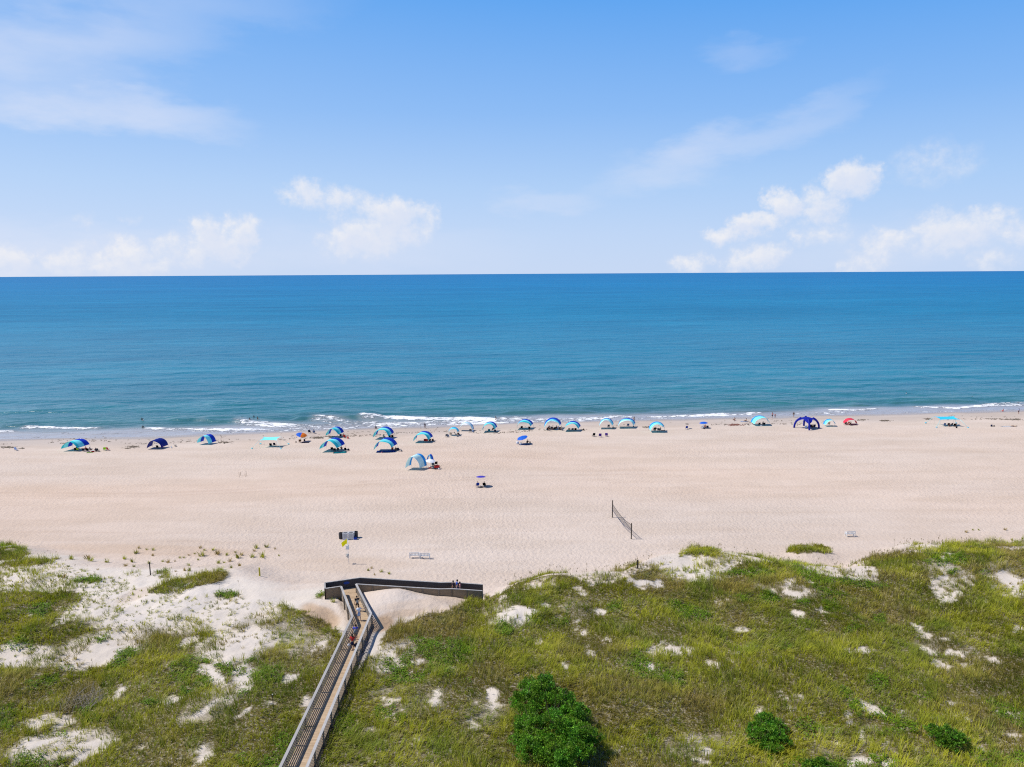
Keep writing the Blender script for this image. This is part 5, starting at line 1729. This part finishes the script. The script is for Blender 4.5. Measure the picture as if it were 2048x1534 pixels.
    # trio in the open
    c(1187, 873, 15, 'black', "dark chair with nothing above, left of three in the open", s=1.15)
    c(1200, 874, 0, 'purple', "dark purple chair with nothing above, middle of three in the open", s=1.15)
    c(1213, 873, -12, 'purple', "dark purple chair with nothing above, right of three in the open", s=1.15)
    c(1373, 859, 0, 'blue', "blue chair below the tiny grey parasol", high=True)
    c(1404, 857, 10, 'white', "white chair below the small bright blue umbrella")
    c(1415, 857, -20, 'navy', "navy chair right of the small bright blue umbrella pole")
    bag(1408, 858, 'black', "black bag between the chairs of the bright blue umbrella")
    # flat blue umbrella
    bag(1035, 888, 'white', "large white bag left of the blue ground blanket", 1.6)
    bag(1042, 889, 'white', "smaller white bag touching the blue ground blanket", 1.1)
    towel(1049, 889, 4, 2.6, 1.1, 'greyblue', "slate blue blanket beside the white bags", "blanket", "blanket")
    bag(1060, 886, 'black', "black bag behind the blanket right of the white bags", 1.0)
    # right end
    c(1518, 851, 0, 'black', "black chair on the left under the thin aqua shade")
    c(1528, 851, -10, 'black', "black chair on the right under the thin aqua shade")
    cooler(1522, 852, 0, 'white', "white cooler between the chairs under the thin aqua shade")
    bag(1496, 850, 'black', "black bag alone on the sand left of the thin aqua shade", .9)
    c(1611, 857, 0, 'lightblue', "light blue chair inside the navy dome tent")
    c(1620, 856, -8, 'black', "black chair on the left inside the navy dome tent", s=1.2)
    c(1627, 856, 8, 'navy', "navy chair on the right inside the navy dome tent", s=1.2)
    bag(1664, 853, 'black', "small black bag beneath the smallest arched shade", .7)
    c(1657, 850, 0, 'sand', "tan chair beneath the smallest arched shade")
    c(1690, 850, 10, 'brown', "brown chair under the red shade")
    towel(1706, 850, 0, 2.2, 1.1, 'black', "dark towel spread out under the red shade")
    for i, (px, py, cl) in enumerate([(1888, 852, 'greyblue'), (1896, 852, 'black'), (1902, 852, 'navy'), (1908, 853, 'black')]):
        c(px, py, random.uniform(-14, 14), cl, ["slate blue chair, first under the sky blue pole tent", "black chair, second under the sky blue pole tent", "navy chair, third under the sky blue pole tent", "black chair, last under the sky blue pole tent"][i])
    bag(1913, 856, 'black', "black bag at the front right of the sky blue pole tent", 1.1)
    bag(1983, 853, 'navy', "navy bag alone on the sand near the right edge", 1.2)
    bag(1988, 853, 'black', "small black bag beside a navy bag near the right edge", .8)
    towel(2014, 853, 0, 3.0, .9, 'white', "long white towel near the right edge of the beach")


build_seats_and_gear()


def on_sea(px, py, depth):
    x, y = at_z(px, py, SEA_Z)
    return Vector((float(x), float(y), SEA_Z - depth))


def build_people():
    P = person

    def deckpos(px, py, z=DECK):
        x, y = at_z(px, py, z)
        return Vector((x, y, z + .01))
    # on the walkway, all seen from behind, walking to the sea
    pa = deckpos(715, 1222)
    P(pa, R(24), 'walk', "person in a black long jacket with a small grey backpack, first on the walkway", 'tan', 'black', 'black', 'black', 1.04)
    bag(0, 0, 'grey', "small grey backpack on the back of the person in black", .72, "backpack", "backpack", pa + Vector((.07, -.17, 1.02)))
    pb = deckpos(718.5, 1241.5)
    P(pb, R(20), 'reach', "person in a loose white and light blue shirt reaching for the rail", 'light', 'white', 'lightblue', 'brown', 1.02, False, None, True)
    pc = deckpos(712, 1281)
    P(pc, R(6), 'walk', "person in a violet shirt with a grey green bag on the back", 'tan', 'violet', 'grey', 'brown', 1.02)
    bag(0, 0, 'grey', "grey green rucksack on the back of the person in violet", .95, "backpack", "backpack", pc + Vector((.0, -.20, .92)))
    pd = deckpos(705.5, 1300.5)
    P(pd, R(2), 'carry', "person in a red top and navy skirt carrying two bags, last on the walkway", 'tan', 'red', 'navy', 'black', 1.0, True, None, True)
    bag(0, 0, 'white', "white bag hanging from the left hand of the person in red", .62, "carry_bag", "bag", pd + Vector((-.38, .06, .42)))
    bag(0, 0, 'navy', "navy bag hanging from the right hand of the person in red", 1.05, "carry_bag", "bag", pd + Vector((.40, .06, .28)))
    # on the ramp
    g = 2.66
    P((-7.35, 81.3, g), R(-95), 'walk', "person in dark navy on the ramp behind two others", 'tan', 'navy', 'navy', 'black', .97)
    P((-6.85, 81.2, g - .03), R(-80), 'walk', "tall dark haired person in blue in the middle of the ramp group", 'light', 'blue', 'blue', 'black', 1.08)
    P((-6.45, 81.15, g - .06), R(-85), 'stand', "person in a pink top on the ramp, rightmost of three", 'light', 'pink', 'navy', 'brown', .95, True)
    # at the water
    P(on_sea(992, 841, .35), R(100), 'walk', "person in black wading through the foam", 'tan', 'black', 'black', 'black', 1.0)
    P(V3(850, 857), R(10), 'stand', "person in dark swimwear standing alone at the wet edge", 'tan', 'navy', 'navy', 'black', .92)
    P(V3(1268, 845), R(0), 'stand', "person in grey trunks standing behind a slim shade", 'tan', None, 'grey', 'black', 1.0)
    P(V3(1544.5, 836), R(20), 'stand', "adult with pink shoulders standing at the water with a child", 'light', 'pink', 'black', 'brown', 1.0)
    P(V3(1550, 836), R(-10), 'stand', "child in red standing beside an adult at the water", 'light', 'red', 'grey', 'brown', .72)
    P(V3(1587, 835), R(-70), 'walk', "person in black walking along the water behind the dome tent", 'tan', 'black', 'black', 'black', 1.0)
    P(V3(2006, 823), R(40), 'ground', "child in red sitting in the shallow wash at the right", 'light', 'red', 'red', 'brown', .9)
    P(V3(2037, 828), R(10), 'stand', "person with a navy waistband standing in shallow water at the right edge", 'light', 'lightblue', 'navy', 'brown', 1.0)
    P(V3(751.5, 857), R(0), 'ground', "person in dark grey crouching on the wet sand", 'tan', 'grey', 'black', 'brown', .95)
    P(V3(1469, 841), R(20), 'ground', "person with bare back sitting on the sand near the water", 'tan', None, 'navy', 'black', 1.0)
    towel(1488, 843, 0, 2.0, .9, 'lightblue', "light blue towel under a sunbather near the water")
    P(V3(1492, 843), R(75), 'ground', "sunbather propped up on a light blue towel", 'tan', None, 'black', 'black', 1.0)
    P(V3(2028, 853), R(90), 'lie', "person lying on the sand at the right edge of the beach", 'tan', 'sand', 'brown', 'brown', 1.0)
    # swimmers
    sw = [(284, 840, 'black', "swimmer on the left of two close together off the left beach", 'tan'), (287, 842, 'white', "swimmer in white on the right of two off the left beach", 'light'), (286, 856, 'black', "swimmer standing in the foam at the left", 'tan'),
          (452, 835, 'black', "lone dark swimmer left of the group of four", 'dark'), (484, 838, 'black', "swimmer at the left of a loose group of four", 'tan'), (499, 840, 'navy', "swimmer lowest in the water of the group of four", 'tan'), (508, 835, 'black', "swimmer farthest out of the group of four", 'tan'),
          (515, 838, 'brown', "swimmer at the right of the group of four", 'tan'), (1813, 788, 'white', "swimmer in a pale cap far out on the right", 'light'), (1944, 796, 'red', "swimmer in red out on the far right", 'light')]
    for px, py, top, lb, sk in sw:
        P(on_sea(px, py, 1.0 if py > 830 else 1.15), random.uniform(0, 6), 'swim', lb, sk, top, 'black', 'black', 1.0, False, "swimmers in the sea")
    for (px, py, col, lb) in ((394, 837, 'white', "white swim float on the wave off the left beach"), (398, 838, 'orange', "orange swim float beside a white one")):
        f = MB()
        f.blob((0, 0, 0), (.75, .32, .14), 0, 2, .05)
        f.blob((0.45, 0, .12), (.22, .26, .10), 0, 2, .05)
        o = f.build("swim_float", cloth(col))
        o.location = on_sea(px, py, -.35)
        tag(o, lb, "swim float")
    # seated under shades
    s_ = [(155, 901, 'black', "person in black sitting under the left end of the leftmost shade"), (172, 902, 'red', "person in red sitting under the leftmost shade"), (181, 903, 'grey', "person in grey sitting right under the leftmost shade"), (192, 903, 'navy', "person in navy at the right edge of the leftmost shade"),
          (619, 866, 'navy', "person in navy in the left chair at the water's edge"), (628, 867, 'greyblue', "person in slate blue in the right chair at the water's edge"), (687, 875, 'navy', "person in navy under the rear twin shade"), (676, 901, 'black', "person in black under the front twin shade"),
          (683, 901, 'brown', "person in brown under the front twin shade"), (768, 877, 'teal', "person in teal sitting under a rear shade"), (785, 900, 'red', "person in red trunks sitting by the blue ground sheet"), (792, 901, 'brown', "person in brown sitting by the blue ground sheet"), (860, 883, 'black', "person in black sitting right of the red chairs"),
          (917, 872, 'black', "person in black on the lounger under the flat cyan shade"), (986, 862, 'black', "person in black reclining under the shade before the wading person"), (955, 974, 'navy', "person in navy in the left chair under the violet umbrella"), (969, 974, 'black', "person in black in the right chair under the violet umbrella"),
          (1098, 857, 'pink', "person in pink at the back left of the crowd"), (1099, 862, 'black', "person in black at the front left of the crowd"), (1106, 860, 'navy', "person in navy in the crowd under the wide shade"), (1113, 859, 'black', "person in black in the middle of the crowd"), (1117, 860, 'greyblue', "person in slate blue in the crowd"),
          (1123, 861, 'grey', "person in grey at the right of the crowd"), (1055, 888, 'black', "person in black sitting up on the slate blanket"), (1311, 862, 'black', "person in black under the bright blue shade"), (1320, 863, 'navy', "person in navy at the right under the bright blue shade"), (1410, 857, 'red', "person in red under the small bright blue umbrella"),
          (1526, 851, 'navy', "person in navy under the thin aqua shade"), (1625, 857, 'black', "person in black seated inside the dome tent"), (1697, 850, 'red', "person in dark red under the red shade"), (1700, 851, 'black', "person in black under the red shade"), (1911, 853, 'black', "person in black upright at the right of the sky blue tent"), (1899, 853, 'navy', "person in navy under the sky blue tent")]
    for px, py, top, lb in s_:
        chairs_ = px in (619, 628, 955, 969)
        P(V3(px, py), R(random.uniform(-25, 25)), 'sit' if chairs_ else random.choice(['sit', 'ground']), lb, random.choice(['tan', 'light', 'tan']), top, 'navy', random.choice(['black', 'brown', 'black']), 1.0)
    chair(955, 974.5, 14, 'blue', "blue chair at the left under the violet umbrella", high=True)
    chair(969, 974.5, -10, 'black', "black chair at the right under the violet umbrella", high=True)
    cooler(963, 975, 0, 'black', "black cooler between the chairs of the violet umbrella", .8)


build_people()


# ================================================================== beach furniture near the dune
WHITE_P = mat("white_paint", (0.78, 0.79, 0.78), .5, .05)


def bench(px, py, rz, label):
    root = empty("bench", V3(px, py), R(rz), label, "bench", "white slatted benches on the upper beach")
    w = 1.42
    b = MB()
    for j in range(4):
        b.box((0, -.12 + j * .13, .44), (w, .10, .03))
    b.build("seat", WHITE_P, root)
    k = MB()
    for j in range(7):
        k.box((-w / 2 + .10 + j * (w - .2) / 6, -.25, .70), (.13, .025, .46), Matrix.Rotation(R(8), 3, 'X'))
    k.box((0, -.27, .92), (w, .035, .08))
    k.box((0, -.24, .50), (w, .035, .07))
    k.build("backrest", WHITE_P, root)
    for s in (-1, 1):
        l = MB()
        l.box((s * (w / 2 - .04), -.20, .45), (.08, .08, .94))
        l.box((s * (w / 2 - .04), .26, .32), (.08, .08, .66))
        l.build("leg", WHITE_P, root)
        a = MB()
        a.box((s * (w / 2 - .04), .04, .665), (.10, .60, .03))
        a.build("armrest", WHITE_P, root)


bench(829, 1116, 2, "white slatted bench seen from behind, left of a pair on the sand")
bench(850, 1117, -2, "white slatted bench seen from behind, right of a pair on the sand")
bench(1700, 1073, 4, "white slatted bench standing alone on the sand at the right")


def barrel(px, py, label, rz):
    root = empty("litter_barrel", V3(px, py), rz, label, "litter bin", "dark open litter barrels beside the slatted bins")
    b = MB()
    b.lathe([(.02, .02), (.30, .02), (.32, .05), (.335, .30), (.32, .33), (.335, .36), (.335, .62), (.32, .65), (.335, .68), (.335, .95), (.30, .97), (.295, .93), (.29, .20), (.01, .20)], 20)
    b.build("body", mat("barrel_dark", (0.035, 0.035, 0.04), .5, .3), root)
    r_ = MB()
    r_.lathe([(.335, .93), (.355, .95), (.335, .98), (.315, .95), (.335, .93)], 20)
    r_.build("rim", mat("barrel_rim", (0.07, 0.07, 0.075), .5), root)
    return root


def slat_bin(px, py, label, rz=0):
    root = empty("slatted_bin", V3(px, py), R(rz), label, "slatted bin", "white slatted bins between two barrels")
    w, d, h = .74, .62, 1.12
    f = MB()
    for sy in (-1, 1):
        for z in (.16, h - .06):
            f.box((0, sy * d / 2, z), (w, .05, .09))
    for sx in (-1, 1):
        for z in (.16, h - .06):
            f.box((sx * (w / 2), 0, z), (.05, d - .06, .09))
        for sy in (-1, 1):
            f.box((sx * (w / 2), sy * d / 2, h / 2), (.085, .085, h))
    f.build("frame", WHITE_P, root)
    for sy in (-1, 1):
        sl = MB()
        for j in range(6):
            x = -w / 2 + .11 + j * (w - .22) / 5
            sl.box((x, sy * (d / 2 + .045), h / 2), (.075, .02, h - .12))
        for z in (.3, h - .25):
            sl.box((0, sy * (d / 2 + .036), z), (w - .14, .012, .05))
        sl.build("slat_panel", mat("slat_grey", (0.60, 0.62, 0.63), .6), root)
    i_ = MB()
    i_.lathe([(.01, .10), (.24, .10), (.27, .98), (.25, 1.0), (.235, .4), (.01, .4)], 14)
    i_.build("liner", mat("liner_dark", (0.05, 0.05, 0.055), .6), root)


barrel(682.2, 1077.5, "dark grey open litter barrel left of the white slatted bins", 0)
barrel(711.8, 1075.0, "dark navy open litter barrel right of the white slatted bins", 1)
slat_bin(691.5, 1078.5, "white slatted bin beside the left litter barrel", 3)
slat_bin(703.2, 1078.0, "white slatted bin just left of a small blue crate", -3)
_cr8 = empty("crate", V3(710.5, 1078.8), 0, "small blue crate at the foot of the right litter barrel", "crate")
MB().box((0, 0, .20), (.42, .36, .38), None, 0, .02).build("body", cloth('royal'), _cr8)
MB().box((0, 0, .40), (.46, .40, .05), None, 0, .015).build("rim", cloth('navy'), _cr8)


def flag_pole():
    b = V3(698, 1128)
    root = empty("flag_pole", b, 0, "white pole with a yellow warning flag and a white sign box on the sand", "flag pole")
    MB().tube([(0, 0, -.4), (-.10, 0, 3.75)], .038, 8).build("pole", WHITE_P, root)
    f = MB()
    f.grid(lambda u, v: Vector((-.12 - .85 * u * (1 - .25 * v), -.10 * math.sin(6 * u + 2 * v) - .05 * u, 3.72 - .66 * v - .62 * u ** 1.3 * (1 - .2 * v))), 14, 10)
    f.build("flag", mat("flag_yellow", (0.92, 0.84, 0.01), .7, .05, 3, .1, 0, .35), root)
    s = MB()
    s.box((-.10, -.06, 2.46), (.46, .05, .56), None, 0, .01)
    s.box((.04, -.06, 2.82), (.20, .045, .16), None, 0, .01)
    s.build("sign_board", mat("sign_white", (0.74, 0.77, 0.76), .5), root)
    c = MB()
    c.box((-.10, -.03, 1.25), (.20, .12, .62), None, 0, .02)
    c.lathe([(.17, 1.1), (.21, 1.14), (.21, 1.42), (.17, 1.46), (.17, 1.1)], 14, 0, (-.16, .02, 0))
    c.build("rescue_ring_case", mat("case_grey", (0.50, 0.50, 0.47), .6), root)


flag_pole()


def volleyball_net():
    a, b = V3(1262.5, 1078), V3(1224.6, 1035)
    root = empty("volleyball_net", (a + b) / 2, 0, "sagging black volleyball net between two dark posts on the sand", "volleyball net")
    inv = -(a + b) / 2
    pm = mat("post_dark", (0.055, 0.042, 0.032), .8, .3)
    ha, hb = 2.55, 3.0
    for p, h in ((a, ha), (b, hb)):
        m = MB()
        q = p + inv
        m.tube([q + Vector((0, 0, -.6)), q + Vector((0, 0, h * .5)), q + Vector((0, 0, h))], .085, 8)
        m.build("post", pm, root)
    d = b - a

    def pt(u, v):
        top = (ha - .28) * (1 - u) + (hb - .62) * u - .42 * 4 * u * (1 - u)
        hgt = .98 - .10 * math.sin(9 * u) * (1 - u)
        p = a + d * u + inv
        return p + Vector((0, 0, top - v * hgt))
    cm = mat("net_cord", (0.03, 0.03, 0.035), .8)
    net = MB()
    for i in range(1, 72):
        net.tube([pt(i / 72, 0), pt(i / 72, .5), pt(i / 72, 1)], .0062, 3, cap=False)
    for j in range(1, 8):
        net.tube([pt(i / 24, j / 8) for i in range(25)], .0062, 3, cap=False)
    net.build("mesh", cm, root)
    for v, nm, mm in ((0, "top_band", cm), (1, "bottom_band", mat("band_blue", (0.03, 0.05, 0.12), .7))):
        t = MB()
        t.tube([pt(i / 24, v) for i in range(25)], .032, 6)
        t.build(nm, mm, root)


volleyball_net()


def post(px, py, h, w, col, label, name="marker_post", cap=None, lean=0.0):
    b = V3(px, py)
    m = MB()
    m.box((lean * h / 2, 0, h / 2 - .2), (w, w, h + .4), Matrix.Rotation(lean, 3, 'Y'), 0, w * .12)
    m.bm.verts.ensure_lookup_table()
    if cap:
        m.lathe([(.0, h - .02), (w * 1.1, h - .02), (w * .9, h + w), (.0, h + w)], 10, 1)
    mats = [mat("post_" + col, {'yellow': (0.55, 0.47, 0.05), 'dark': (0.07, 0.055, 0.045), 'brown': (0.16, 0.11, 0.06), 'stake': (0.42, 0.31, 0.19)}[col], .8, .25)] + ([mat("post_cap", (.55, .55, .45), .6)] if cap else [])
    o = m.build(name, mats)
    o.location = b
    return tag(o, label, "post")


post(519.5, 1152, 1.15, .17, 'yellow', "short yellow marker post on the open sand")
post(301, 1150, 1.75, .11, 'dark', "dark thin post among grass tussocks on the left dune")
post(1275, 1137, 1.15, .16, 'dark', "dark stub post at the edge of the right dune")
post(547, 1421, 1.5, .055, 'dark', "thin dark stake with a pale tip in the grass left of the walkway", "stake", True)
for i, (px, py, h, ln, lb) in enumerate([(478.5, 954.5, 1.15, .0, "thin wooden stake on the open beach, leftmost of four"), (481, 951, .75, .05, "short wooden stake, second from the left of four"), (490.5, 953.5, .7, -.04, "short wooden stake, third from the left of four"), (492.5, 951.5, 1.1, .02, "thin wooden stake on the open beach, rightmost of four")]):
    o = post(px, py, h, .06, 'stake', lb, "stake", None, ln)
    o["group"] = "thin stakes on the open beach"


# ------------------------------------------------------------------ the line of washed-up seaweed
def build_wrack():
    line = [(-20, 889), (60, 887), (100, 886), (200, 882), (300, 887), (420, 881), (560, 878), (640, 874), (760, 870), (860, 863), (1000, 866), (1100, 860), (1290, 854), (1400, 850), (1500, 847), (1600, 849), (1720, 841), (1800, 842), (1860, 839), (1980, 838), (2080, 839)]
    lx = np.array([p[0] for p in line], float); ly = np.array([p[1] for p in line], float)
    n = 1300
    px = RNG.random(n) * 2090 - 20
    dens = np.clip(fbm(px, px * 0, .012, 3, 301) * 3 + .55, 0, 1)
    k = RNG.random(n) < dens
    px = px[k]
    py = np.interp(px, lx, ly) + RNG.normal(0, 1.1, len(px)) + np.where(RNG.random(len(px)) < .25, RNG.normal(-5, 2, len(px)), 0) + 2.0 * fbm(px, px * 0, .02, 3, 303)
    extra = [(15, 895, 12, .8, 60), (268, 893.5, 11, .8, 60), (255, 897, 9, .5, 18), (450, 885, 13, .9, 60), (636, 875.5, 9, 1.0, 70), (655, 873, 8, .6, 20), (1770, 841.5, 10, .7, 60), (1723, 840, 8, .7, 36), (1856, 838, 7, .7, 40), (2020, 839, 22, .7, 70), (1290, 854.5, 9, .5, 24),
             (1470, 850, 18, .9, 80), (130, 887, 12, .4, 18), (44, 897, 5, .4, 14), (1167, 860, 4, .5, 14), (1985, 838, 9, .5, 24)]
    ex, ey = [px], [py]
    for x, y, sx, sy, m in extra:
        ex.append(RNG.normal(x, sx * .6, m)); ey.append(RNG.normal(y, sy, m))
    px, py = np.concatenate(ex), np.concatenate(ey)
    x, y, z = at(px, py)
    m = len(x)
    Ps, Cs = [], []
    for q in range(3):
        az = RNG.normal(0.1, .5, m)
        l, w = .08 + .24 * RNG.random(m) ** 2, .03 + .055 * RNG.random(m)
        ox, oy = RNG.normal(0, .15, m), RNG.normal(0, .12, m)
        ca, sa = np.cos(az), np.sin(az)
        cx, cy = x + ox, y + oy
        cz = z + .03
        hgt = .03 + .08 * RNG.random(m)
        Ps.append(np.stack([np.stack([cx - ca * l, cy - sa * l, cz - .02], 1), np.stack([cx + sa * w, cy - ca * w, cz + hgt * .3], 1), np.stack([cx + ca * l, cy + sa * l, cz], 1), np.stack([cx - sa * w, cy + ca * w, cz + hgt], 1)], 1).reshape(-1, 3))
        red = ((px > 1455) & (px < 1490))[:, None]
        c = np.where(red, np.array([.20, .075, .055]), np.array([.15, .12, .09])) * (.6 + .9 * RNG.random(m))[:, None]
        Cs.append(np.repeat(c, 4, 0))
    P, C = np.concatenate(Ps), np.concatenate(Cs)
    o = np_mesh("seaweed", P, np.arange(len(P)).reshape(-1, 4), leaf_material("dry_seaweed", .05, .8), {'leaf_col': C})
    tag(o, kind='stuff')


build_wrack()
